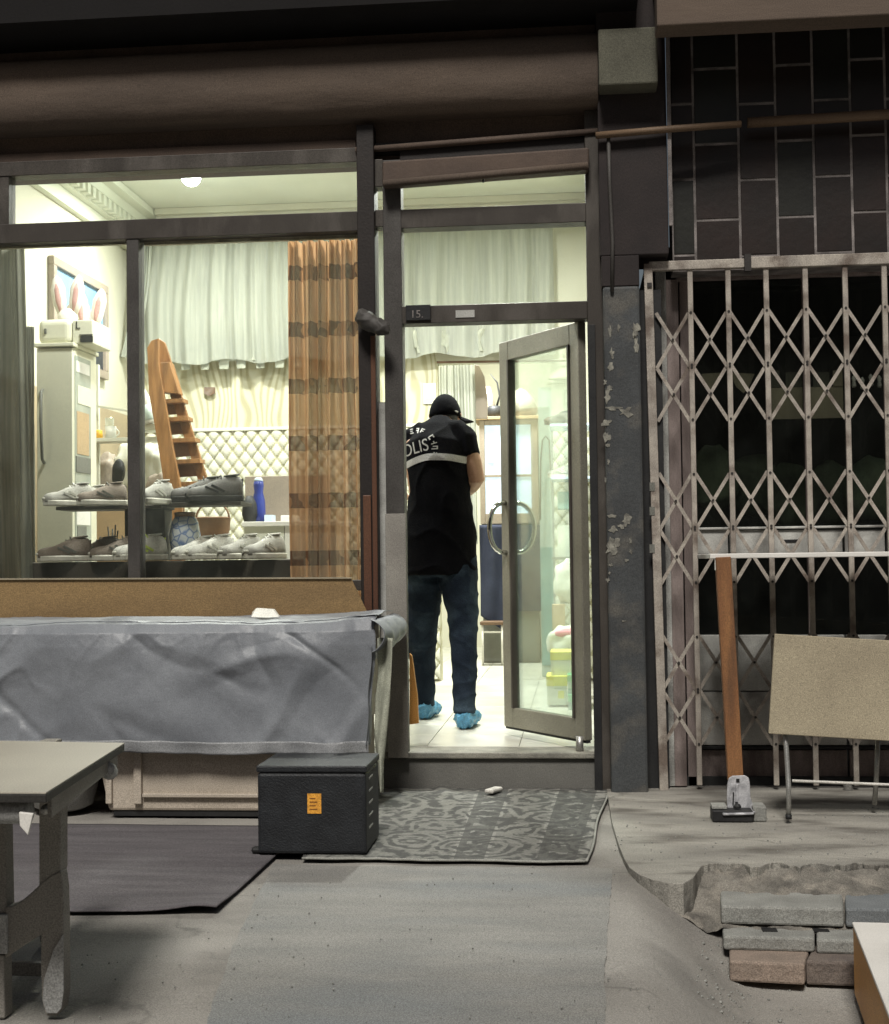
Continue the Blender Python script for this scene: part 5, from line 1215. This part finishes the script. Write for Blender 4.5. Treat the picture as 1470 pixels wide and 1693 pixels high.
# counter at the right of the window with mirror panel and blue bottle
YC = 2.0
ct = root('side_counter', 'white topped counter with taupe mirror panel right of the shoe shelves', 'counter', P(450,900,YC))
zc_ = Z(450,862,YC); box(X(400,862,YC), X(560,862,YC), YC, YC+.5, zc_-.03, zc_).build('counter_top', M['whitelam'], ct, bevel=.003)
box(X(404,900,YC+.03), X(470,900,YC+.03), YC+.03, YC+.45, ZF, zc_-.0305).build('cabinet', M['quilt'], ct)
box(X(471,900,YC+.03), X(555,900,YC+.03), YC+.03, YC+.45, ZF, zc_-.0305).build('cabinet', M['whitelam'], ct)
box(X(404,830,YC+.4), X(545,830,YC+.4), YC+.42, YC+.45, zc_+.001, Z(450,787,YC+.42)).build('mirror_panel', M['greyb'], ct, bevel=.003)
q = V((X(428,860,YC+.2), YC+.2, zc_)); hb_ = Z(428,792,YC+.2)-zc_
bb = root('blue_bottle', 'tall deep blue bottle with a light cap on the side counter', 'bottle', q)
MB().lathe([(.04,.001),(.045,.02),(.042,hb_*.5),(.028,hb_*.7),(.034,hb_*.85),(.03,hb_*.95)], q, 22).build('bottle_body', M['blue'], bb, smooth=True)
MB().lathe([(.031,hb_*.95),(.02,hb_*1.03)], q, 18).build('cap', M['paleblue'], bb, smooth=True)
q = V((X(413,860,YC+.15), YC+.15, zc_)); tag(MB().lathe([(.035,.001),(.05,.05),(.045,.12),(.02,.17)], q, 18).build('dark_vase', M['black'], base=q, smooth=True), 'small black rounded vase beside the blue bottle', 'vase')
box(X(437,858,YC+.1), X(450,858,YC+.1), YC+.1, YC+.2, zc_+.001, zc_+.045).build('small_box', M['paleblue'], base=P(443,858,YC+.1)); tag(bpy.data.objects['small_box'], 'small pale blue box right of the blue bottle', 'box')
tag(box(X(464,858,YC+.1), X(488,858,YC+.1), YC+.1, YC+.25, zc_+.001, zc_+.04).build('napkin_box', M['whitelam'], base=P(475,858,YC+.1), bevel=.004), 'white flat box near the orange curtain on the counter', 'box')
q = P(335,870,1.2); 
q = P(352, 905, 1.5); bz = MB(); bz.lathe([(.06,0),(.075,.02),(.10,.10),(.105,.17),(.11,.175),(.095,.18),(.085,.06)], q, 26)
for k in range(7): bz.tube([q+V(((.072+.0045*k)*cos(2*pi*j/24), (.072+.0045*k)*sin(2*pi*j/24), .02+k*.022)) for j in range(25)], .004, 6, cap=False)
bz.tube([q+V((.1*cos(pi*j/12), 0, .17+.1*sin(pi*j/12))) for j in range(13)], .006, 8)
tag(bz.build('brown_basket', M['laddern'], base=q, smooth=True), 'round brown basket with a hoop handle behind the sneakers and the jar', 'basket')

# ================================================================ INSIDE: rear doorway
YK2 = 5.6
ck = root('display_cooler', 'grey framed display cooler with pale blue glass in the rear doorway', 'cooler', P(840,1000,YK2))
cx0, cx1 = X(794,800,YK2), X(890,800,YK2); zk1 = Z(840,694,YK2); zk0 = Z(840,866,YK2)
box(cx0, cx1, YK2+.02, YK2+.55, zk0, zk1).build('carcass', M['grey'], ck)
box(cx0, cx0+.045, YK2-.02, YK2+.0195, zk0, zk1).build('stile', M['greyb'], ck, bevel=.003)
box(cx1-.06, cx1, YK2-.02, YK2+.0195, zk0, zk1).build('stile', M['greyb'], ck, bevel=.003)
box(cx0+.046, cx1-.061, YK2-.018, YK2+.0195, zk1-.045, zk1).build('rail', M['greyb'], ck, bevel=.003)
box(cx0+.046, cx1-.061, YK2-.018, YK2+.0195, zk0, zk0+.09).build('rail', M['greyb'], ck, bevel=.003)
zmid = Z(815,787,YK2)
box(cx0+.046, cx1-.061, YK2-.006, YK2+.0195, zmid+.01, zk1-.046).build('pane', M['litglass'], ck)
box(cx0+.046, cx1-.061, YK2-.006, YK2+.0195, zk0+.091, zmid-.01).build('pane', M['litglass'], ck)
box(cx0+.046, cx1-.061, YK2-.012, YK2+.0195, zmid-.0095, zmid+.0095).build('rail', M['greyb'], ck)
box(X(812,760,YK2)-.03, X(812,760,YK2)+.03, YK2-.012, YK2-.0065, Z(815,765,YK2), Z(815,760,YK2)).build('label', M['white'], ck)
box(cx0-.05, cx1+.02, YK2-.04, YK2+.5, zk1+.002, zk1+.03).build('top_board', M['card'], ck, bevel=.003)
box(cx0+.01, cx1-.01, YK2-.0, YK2+.5, ZF, zk0-.002).build('stand', M['grey'], ck)
nb = root('navy_cloth', 'dark navy cloth hanging over the front of the cooler stand', 'cloth', P(815,870,YK2-.12))
def nav(u, v):
    a, b = P(793,868,YK2-.08), P(838,868,YK2-.08); zt_ = a.z; zl = Z(800,1018,YK2-.08)*(1-u) + Z(836,1048,YK2-.08)*u
    return V((a.x+(b.x-a.x)*u, YK2-.08+.02*sin(u*9+v*2), zt_+(zl-zt_)*v))
MB().grid(nav, 24, 30).build('hanging_cloth', M['navy'], nb, smooth=True, solid=.012)
box(X(838,900,YK2-.08)+.004, X(905,900,YK2-.08), YK2-.10, YK2-.06, Z(870,1010,YK2), Z(870,868,YK2)).build('side_panel', M['navy'], nb)
so = root('folding_stool', 'small stool with pale metal legs under the navy cloth', 'stool', P(815,1075,YK2-.2))
q0, q1 = P(798,1045,YK2-.3), P(830,1045,YK2-.3); 
m_ = MB(); m_.tube([q0, q1], .008, 8); m_.build('crossbar', M['rod'], so, smooth=True)
for q_ in (q0, q1): m_ = MB(); m_.tube([q_+V((0,0,.06)), V((q_.x, q_.y, ZF+.001))], .009, 8); m_.build('leg', M['rod'], so, smooth=True)
box(q0.x-.02, q1.x+.02, YK2-.33, YK2-.13, q0.z+.06, q0.z+.09).build('seat', M['brown'], so, bevel=.006)
# dark wooden shutter and decorations above the cooler
m_ = MB(); m_.prism([P(780,602,YB+.3),P(792,604,YB+.3),P(801,622,YB+.3),P(806,660,YB+.3),P(806,692,YB+.3),P(783,692,YB+.3)], (0,.04,0)); tag(m_.build('room_divider', M['greyb'], base=P(792,650,YB+.3), bevel=.005), 'dark taupe wooden divider beside the white gathered curtain', 'panel')
q = V((X(818,690,YK2+.2), YK2+.15, zk1+.031)); vs = root('dark_vase', 'small black pot with one curved twig on top of the cooler', 'vase', q)
MB().lathe([(.05,0),(.07,.02),(.07,.08),(.05,.11)], q, 18).build('pot', M['black'], vs, smooth=True)
m_ = MB(); m_.tube([q+V((.02,0,.1)), q+V((.05,0,.2)), q+V((.03,0,.32)), q+V((-.03,0,.4))], [.01,.009,.007,.003], 8); m_.build('twig', M['black'], vs, smooth=True)
q = V((X(862,690,YK2+.2), YK2+.15, zk1+.031)); tag(MB().lathe([(.12,0),(.15,.06),(.12,.16),(.05,.24),(.01,.26)], q, 22).build('covered_bowl', M['greyb'], base=q, smooth=True), 'rounded grey covered bowl on the right of the cooler top', 'bowl')
q = V((X(805,690,YK2+.2), YK2+.28, zk1+.031)); tag(MB().lathe([(.06,0),(.08,.06),(.06,.2),(.03,.3)], q, 18).build('grey_jug', M['greyb'], base=q, smooth=True), 'grey jug standing behind the black pot on the cooler', 'jug')
# pale door panel right in the rear doorway, with hanging cable
rd = root('rear_door', 'pale green grey door panel at the right of the rear doorway', 'door', P(903,1000,YB+.2))
box(X(893,900,YB+.2), X(925,900,YB+.2), YB+.2, YB+.24, ZF+.01, Z(903,640,YB+.2)).build('door_leaf', M['aqua'], rd, bevel=.003)
box(X(893,900,YB+.19), X(925,900,YB+.19), YB+.19, YB+.1995, Z(903,1100,YB+.2), Z(903,905,YB+.2)).build('lower_panel', M['boxteal'], rd)
m_ = MB(); m_.tube([P(893,860,YB-.03), P(894,760,YB-.03), P(897,728,YB-.03), P(902,721,YB-.03), P(908,728,YB-.03), P(911,790,YB-.03), P(914,840,YB-.03)], .006, 8); tag(m_.build('power_cable', M['grey'], base=P(902,780,YB-.03), smooth=True), 'thin dark cable looped on the pale rear door', 'cable')
# grey hanging coat-like bag mid-room behind glass
# shelf unit on the right with shoes and cartons
YW = 3.1
ru = root('glass_shelf_unit', 'narrow glass shelf unit in the right hand corner of the shop', 'shelf unit', P(935,1000,YW))
ux0, ux1 = X(912,900,YW), XR-.01
for py_, nm in ((700,'shelf'),(788,'shelf'),(921,'shelf')): box(ux0, ux1, YW, YW+.4, Z(935,py_+4,YW), Z(935,py_,YW)).build(nm, M['paleblue' if py_ != 921 else 'grey'], ru, bevel=.001)
box(ux0, ux0+.015, YW+.38, YW+.4, ZF, Z(935,690,YW)).build('upright', M['steel'], ru); box(ux1-.015, ux1, YW+.38, YW+.4, ZF, Z(935,690,YW)).build('upright', M['steel'], ru)
s_ = dup(shoes['d'], V((X(948,700,YW+.1), YW+.12, Z(935,700,YW)+.001)), pi+.3, 'charcoal shoe on the top shelf in the right hand corner', .75)
s_ = dup(shoes['g'], V((X(948,788,YW+.1), YW+.12, Z(935,788,YW)+.001)), pi+.2, 'grey shoe on the middle shelf in the right hand corner', .65)
tag(box(X(922,905,YW+.1), X(948,905,YW+.1), YW+.1, YW+.3, Z(935,921,YW)+.001, Z(935,868,YW)).build('carton', M['boxwhite'], base=P(935,900,YW+.1), bevel=.002), 'white carton on the lower glass shelf in the corner', 'box')
tag(box(X(922,838,YW+.1), X(945,838,YW+.1), YW+.1, YW+.3, Z(935,788,YW)-.22, Z(935,788,YW)-.1).build('carton', M['boxteal'], base=P(935,840,YW+.1), bevel=.002), 'grey teal carton under the middle glass shelf in the corner', 'box')
blob('pink_bag', 'pink and white plastic bag lying on the stacked cartons', 'bag', 938, 1062, 2.5, .3, .2, .3, 'boxwhite', 8, .02)
blob('pink_bag', 'pink ribbon bundle on top of the white plastic bag', 'bag', 936, 1046, 2.46, .2, .05, .2, 'pinkbag', 9, .008)
blob('white_bag', 'bulging white plastic bag under the glass shelf', 'bag', 945, 960, 2.9, .26, .3, .2, 'boxwhite', 10, .02)
q = P(922,1030,2.75); tag(box(X(913,1030,2.75), X(934,1030,2.75), 2.75, 2.95, ZF+.3, Z(922,1000,2.75)).build('cardboard_sheet', M['card'], base=q), 'brown cardboard piece standing behind the cartons', 'cardboard')
def carton(px0, px1, py0, py1, Y, dep, m1, m2, lab, m3=None):
    c = P((px0+px1)/2, py1, Y); t = root('shoe_carton', lab, 'box', c, 'shoe cartons stacked inside the door')
    x0_, x1_ = X(px0,1120,Y), X(px1,1120,Y); z0_, z1_ = Z((px0+px1)/2, py1, Y), Z((px0+px1)/2, py0, Y); lz = z1_-(z1_-z0_)*.34
    z0_ = max(z0_, ZF)
    box(x0_, x1_, Y, Y+dep, z0_, lz).build('carton_body', M[m1], t, bevel=.002); box(x0_-.003, x1_+.003, Y-.003, Y+dep+.003, lz+.0005, z1_).build('lid', M[m2], t, bevel=.002)
    if m3: box(x0_+(x1_-x0_)*.55, x0_+(x1_-x0_)*.85, Y-.004, Y-.0006, z0_+(lz-z0_)*.35, z0_+(lz-z0_)*.75).build('end_label', M[m3], t)
carton(904,937,1118,1166,1.95,.3,'boxwhite','boxyel','white shoe carton with yellow lid, lowest of the stack inside the door','boxyel')
carton(911,945,1078,1118,2.0,.3,'boxwhite','boxyel','white shoe carton with yellow lid, upper one of the stack inside the door')
carton(939,975,1116,1148,1.85,.25,'boxteal','boxgreen','green lidded grey teal carton, upper one beside the white cartons')
carton(939,975,1149,1182,1.80,.25,'boxteal','boxgreen','green lidded grey teal carton on the floor beside the white cartons')
carton(946,975,1080,1114,1.9,.25,'boxwhite','boxblue','white carton with blue lid on top of the green ones')
# orange-brown board edge leaning inside left of the door
m_ = MB(); m_.prism([P(677,1080,.28),P(681,1085,.28),P(690,1150,.28),P(692,1196,.28),P(677,1198,.28)], (0,.03,0)); tag(m_.build('leaning_board', M['orangeside'], base=P(684,1190,.28), bevel=.002), 'narrow orange wooden board edge standing inside the left door jamb', 'board')

# ================================================================ PERSON
YP = 1.02
ps = root('person', 'person in black printed t-shirt, cap, jeans and blue shoe covers stepping into the shop', 'person', (P(745,1200,YP).x, YP, ZF))
def B(px, py, Y=YP): return P(px, py, Y)
# --- body (one continuous figure)
bd = MB()
SX = V((1,0,0))
hipc = B(727,905,1.0); 
RA, RK, RH = P(768,1178,.90), P(768,1062,.98), P(757,930,1.02)
LA, LK, LH = P(702,1166,1.36), P(700,1062,1.20), P(703,930,1.05)
bd.tube([RH+V((0,0,.05)), RH, RK.lerp(RH,.5), RK, RK.lerp(RA,.35), RA, RA+V((0,0,-.03))], [.07,.075,.062,.045,.045,.032,.036], 16)
bd.tube([LH+V((0,0,.05)), LH, LK.lerp(LH,.5), LK, LK.lerp(LA,.35), LA, LA+V((0,0,-.03))], [.07,.075,.062,.045,.045,.032,.036], 16)
def foot(A, mb, s=1.0, h=0.0):
    z0 = ZF+.012+h; mb.tube([V((A.x, A.y-.045, z0+.03)), V((A.x, A.y+.0, z0+.04)), V((A.x+.01, A.y+.08, z0+.035)), V((A.x+.015, A.y+.15, z0+.024)), V((A.x+.017, A.y+.19, z0+.02))], [(.028*s,.03*s),(.034*s,.042*s),(.04*s,.036*s),(.042*s,.024*s),(.02*s,.016*s)], 12, ref=SX)
    mb.tube([V((A.x, A.y, z0+.03)), A], [.035*s, .034*s], 12)
foot(RA, bd); foot(LA, bd)
spine = [B(728,935,1.02), B(726,880,1.0), B(724,830,.99), B(722,780,1.0), B(723,740,1.04), B(729,718,1.09), B(733,706,1.14)]
bd.tube(spine, [(.16,.11),(.165,.11),(.15,.10),(.17,.115),(.19,.12),(.12,.08),(.055,.055)], 20, ref=SX)
nk = B(733,706,1.14); hd = B(736,686,1.22)
bd.tube([nk+V((0,-.01,-.02)), hd+V((0,-.01,0))], .055, 14)
bd.ball(hd+V((0,.015,.01)), .098, 14, (.80,1.0,1.12))
bd.ball(hd+V((.004,.075,-.05)), .05, 10, (.9,.8,1.0))            # jaw
bd.tube([hd+V((.004,.105,.01)), hd+V((.004,.128,-.018)), hd+V((.004,.118,-.03))], [.008,.014,.010], 8)   # nose
for sg in (-1, 1): bd.tube([hd+V((sg*.078,.01,.015)), hd+V((sg*.090,.0,.0)), hd+V((sg*.080,.005,-.028))], [(.006,.018),(.008,.022),(.005,.012)], 8, ref=(1,0,0))
RS, RE, RW = B(772,738,1.03), B(787,792,.98), P(768,818,1.22)
LS, LE, LWr = B(672,742,1.08), B(652,800,1.1), P(668,822,1.34)
bd.tube([RS, RS.lerp(RE,.5), RE, RE.lerp(RW,.35), RW], [.055,.058,.050,.046,.028], 14)
bd.tube([LS, LS.lerp(LE,.5), LE, LE.lerp(LWr,.35), LWr], [.055,.052,.043,.042,.028], 14)
def hand(Wp, D, sg):
    D = D.normalized(); S = D.cross(V((0,0,1))).normalized(); U = S.cross(D)
    pm_ = Wp + D*.05; bd.tube([Wp, Wp+D*.03, Wp+D*.085], [(.026,.018),(.04,.016),(.04,.013)], 12, ref=S)
    for k, L_ in enumerate((.068,.078,.072,.056)):
        o_ = S*((k-1.5)*.021); a = Wp+D*.08+o_; b = a+D*L_*.5-U*.006; c_ = b+D*L_*.35-U*.022; bd.tube([a-D*.02, a, b, c_, c_+D*.006-U*.008], [.009,.0092,.0085,.0075,.005], 8)
    a = Wp+D*.03 - S*sg*.034; bd.tube([a+S*sg*.01, a-S*sg*.02+D*.03-U*.01, a-S*sg*.022+D*.065-U*.02], [.013,.011,.008], 8)
hand(RW, V((-.35,.9,.05)), 1); hand(LWr, V((.4,.9,0)), -1)
bo = bd.build('body', M['skin'], ps, smooth=True); melt(bo, .007, 4)
for sg in (-1, 1): MB().ball(hd+V((sg*.032,.092,.015)), .011, 8).build('eye', M['white'], ps, smooth=True)
# --- jeans
jn = MB()
jn.tube([B(728,890,1.01), B(727,925,1.02), B(728,950,1.03)], [(.178,.135),(.188,.145),(.15,.125)], 22, ref=SX)
jn.tube([RH+V((-.005,0,.06)), P(758,960,1.01), P(765,1010,1.0), P(767,1062,.97), P(768,1110,.94), P(768,1172,.895), P(768,1181,.89)], [(.105,.115),(.108,.115),(.088,.095),(.075,.08),(.069,.072),(.060,.062),(.062,.064)], 20, ref=SX)
jn.tube([LH+V((.005,0,.06)), P(703,955,1.06), P(700,1005,1.14), P(697,1055,1.21), P(700,1105,1.29), P(702,1160,1.36), P(702,1168,1.37)], [(.105,.115),(.108,.12),(.095,.105),(.088,.095),(.068,.072),(.060,.062),(.062,.064)], 20, ref=SX)
jo = jn.build('jeans', M['jeans'], ps, smooth=True); melt(jo, .009, 3, .007, 6.5, (1,1,1.5))
# --- shirt
sh = MB()
sh.tube([B(729,948,1.02), B(728,928,1.015), B(727,890,1.01), B(728,850,1.0), B(727,810,.99), B(724,770,1.0), B(722,740,1.03), B(725,716,1.07), B(731,700,1.12)],
        [(.196,.152),(.203,.157),(.205,.158),(.180,.142),(.168,.14),(.178,.145),(.182,.14),(.125,.10),(.07,.072)], 26, ref=SX)
sh.tube([B(739,714,1.06), B(755,714,1.05), B(767,728,1.03), B(774,756,1.01)], [.068,.076,.078,.072], 18)
sh.tube([B(702,716,1.06), B(682,725,1.07), B(668,752,1.08), B(660,775,1.09)], [.065,.070,.074,.072], 18)
sho = sh.build('t_shirt', M['shirt'], ps, smooth=True); melt(sho, .009, 4, .009, 6, (1,1,.8))
cl_ = MB(); cl_.tube([nk+V((.062*cos(a_), .058*sin(a_)-.01, -.015+.012*sin(a_))) for a_ in [2*pi*k/20 for k in range(21)]], .010, 8, cap=False); cl_.build('collar', M['reflect'], ps, smooth=True)
# --- cap
cp = MB()
hc = hd+V((0,.01,.020))
rg = []
for i in range(9):
    a = i/8*pi/2*.97; rg.append([hc+V((.092*cos(a)*cos(t), .112*cos(a)*sin(t)-.005, -.035+.135*sin(a) - (.012*sin(t) if i < 2 else 0))) for t in [2*pi*k/24 for k in range(24)]])
cp.rings(rg); cp.build('cap', M['shirt'], ps, smooth=True)
pk = MB()
def peak(u, v):
    t = (u-.5)*2; a_ = radians(22)+t*.75
    r_ = .088+.085*v*(1-t*t*.6); return hc+V((r_*cos(a_)*.95, r_*sin(a_)*1.1, -.028-.028*v-.01*t*t))
pk.grid(peak, 14, 6); pk.build('cap_peak', M['shirt'], ps, smooth=True, solid=.005)
m_ = MB(); q = hc+V((.055,-.082,-.012)); m_.tube([q+V((-.03,-.006,.0)), q+V((0,-.002,.006)), q+V((.022,.014,.0))], .006, 8); m_.build('cap_strap', M['reflect'], ps, smooth=True)
# hair at the nape
m_ = MB(); m_.ball(hd+V((0,-.028,-.022)), .078, 10, (.95,.8,.75)); m_.build('hair', M['black'], ps, smooth=True)
# --- shoes and blue covers
for A, nm in ((RA, 0), (LA, 0)):
    sm_ = MB(); foot(A, sm_, 1.18); o = sm_.build('shoe', M['shoe'], ps, smooth=True); melt(o, .008, 2)
    cv = MB(); z0 = ZF+.001
    cv.tube([V((A.x, A.y-.075, z0+.045)), V((A.x, A.y-.03, z0+.052)), V((A.x+.008, A.y+.06, z0+.052)), V((A.x+.022, A.y+.16, z0+.042)), V((A.x+.03, A.y+.225, z0+.035))], [(.038,.038),(.055,.052),(.062,.052),(.060,.042),(.028,.028)], 18, ref=SX)
    cv.tube([V((A.x, A.y-.01, z0+.05)), V((A.x, A.y-.005, z0+.095))], [.055,.050], 16)
    o = cv.build('shoe_cover', M['bluecover'], ps, smooth=True); me = melt(o, .006, 1, .012, 22, (1.6,.7,1))
    for v in me.vertices:
        if v.co.z+ps.location.z < ZF+.002: v.co.z = ZF+.002-ps.location.z
# --- print on the back: POLIS, an arc of badge strokes, and the reflective band, laid on the cloth
dg = bpy.context.evaluated_depsgraph_get(); dg.update()
bvh = BVHTree.FromObject(sho, dg); base = V(ps['_b'])
def onback(x, z, off=.003):
    hit = bvh.ray_cast(V((x, -.2, z))-base, V((0,1,0)))
    return (hit[0]+base+V((0,-off,0))) if hit[0] is not None else None
def lay(verts, faces, nm, m, off=.0035):
    nv2 = []; ok = []
    for (x, z) in verts:
        p = onback(x, z, off); ok.append(p is not None); nv2.append(p if p is not None else V((x, YP, z)))
    fs = [f for f in faces if all(ok[i] for i in f)]
    b = MB(); b.add(nv2, fs); return b.build(nm, M[m], ps)
cA = onback(B(676,738,.88).x, B(676,738,.88).z) or B(676,738,.88)
me = text_mesh('POLIS', .098, 0); bm = bmesh.new(); bm.from_mesh(me)
bmesh.ops.triangulate(bm, faces=bm.faces); bmesh.ops.subdivide_edges(bm, edges=bm.edges, cuts=1, use_grid_fill=True)
ta = radians(12)
vs = [(v.co.x*.8*cos(ta)-v.co.y*sin(ta)+B(679,742,.88).x, v.co.x*.8*sin(ta)+v.co.y*cos(ta)+B(679,742,.88).z) for v in bm.verts]
bm.verts.ensure_lookup_table(); fs = [tuple(v.index for v in f.verts) for f in bm.faces]; bm.free()
lay(vs, fs, 'back_lettering', 'reflect')
vs, fs = [], []
cc = B(683,742,.88); Rr = .118
for k in range(11):
    a = radians(150-k*16.5); 
    if k in (2, 6): continue
    for (du, dr, w_, h_) in random.sample([(-.006,0,.006,.034),(.009,.004,.007,.028),(0,-.012,.020,.008),(0,.014,.018,.007),(.001,.001,.014,.007)], 3):
        if random.random() < .06: continue
        R0 = Rr+dr; ex, ez = V((cos(a), sin(a))), V((-sin(a), cos(a))); o_ = len(vs)
        for (i_, j_) in ((-1,-1),(1,-1),(1,1),(-1,1)):
            q = ex*(R0+j_*h_/2) + ez*(du+i_*w_/2); vs.append((cc.x+q.x*1.0, cc.z+q.y*.92))
        fs.append((o_, o_+1, o_+2, o_+3))
lay(vs, fs, 'back_emblem', 'reflect')
vs, fs = [], []; n_ = 70; x0_, x1_ = B(628,770,.9).x, B(778,770,.9).x
for i in range(n_+1):
    t_ = i/n_; x = x0_+(x1_-x0_)*t_; px = 628+150*t_
    pyc = 775 - 19*sm((px-640)/75) + 4*sm((px-735)/40); zc2 = B(px, pyc, .9).z
    for j in range(4): vs.append((x, zc2+.019-.0127*j))
for i in range(n_):
    for j in range(3): a = i*4+j; fs.append((a, a+4, a+5, a+1))
lay(vs, fs, 'reflective_band', 'reflect', .005)
print('objects', len(bpy.data.objects))
for o in bpy.data.objects:
    if '_b' in o: del o['_b']
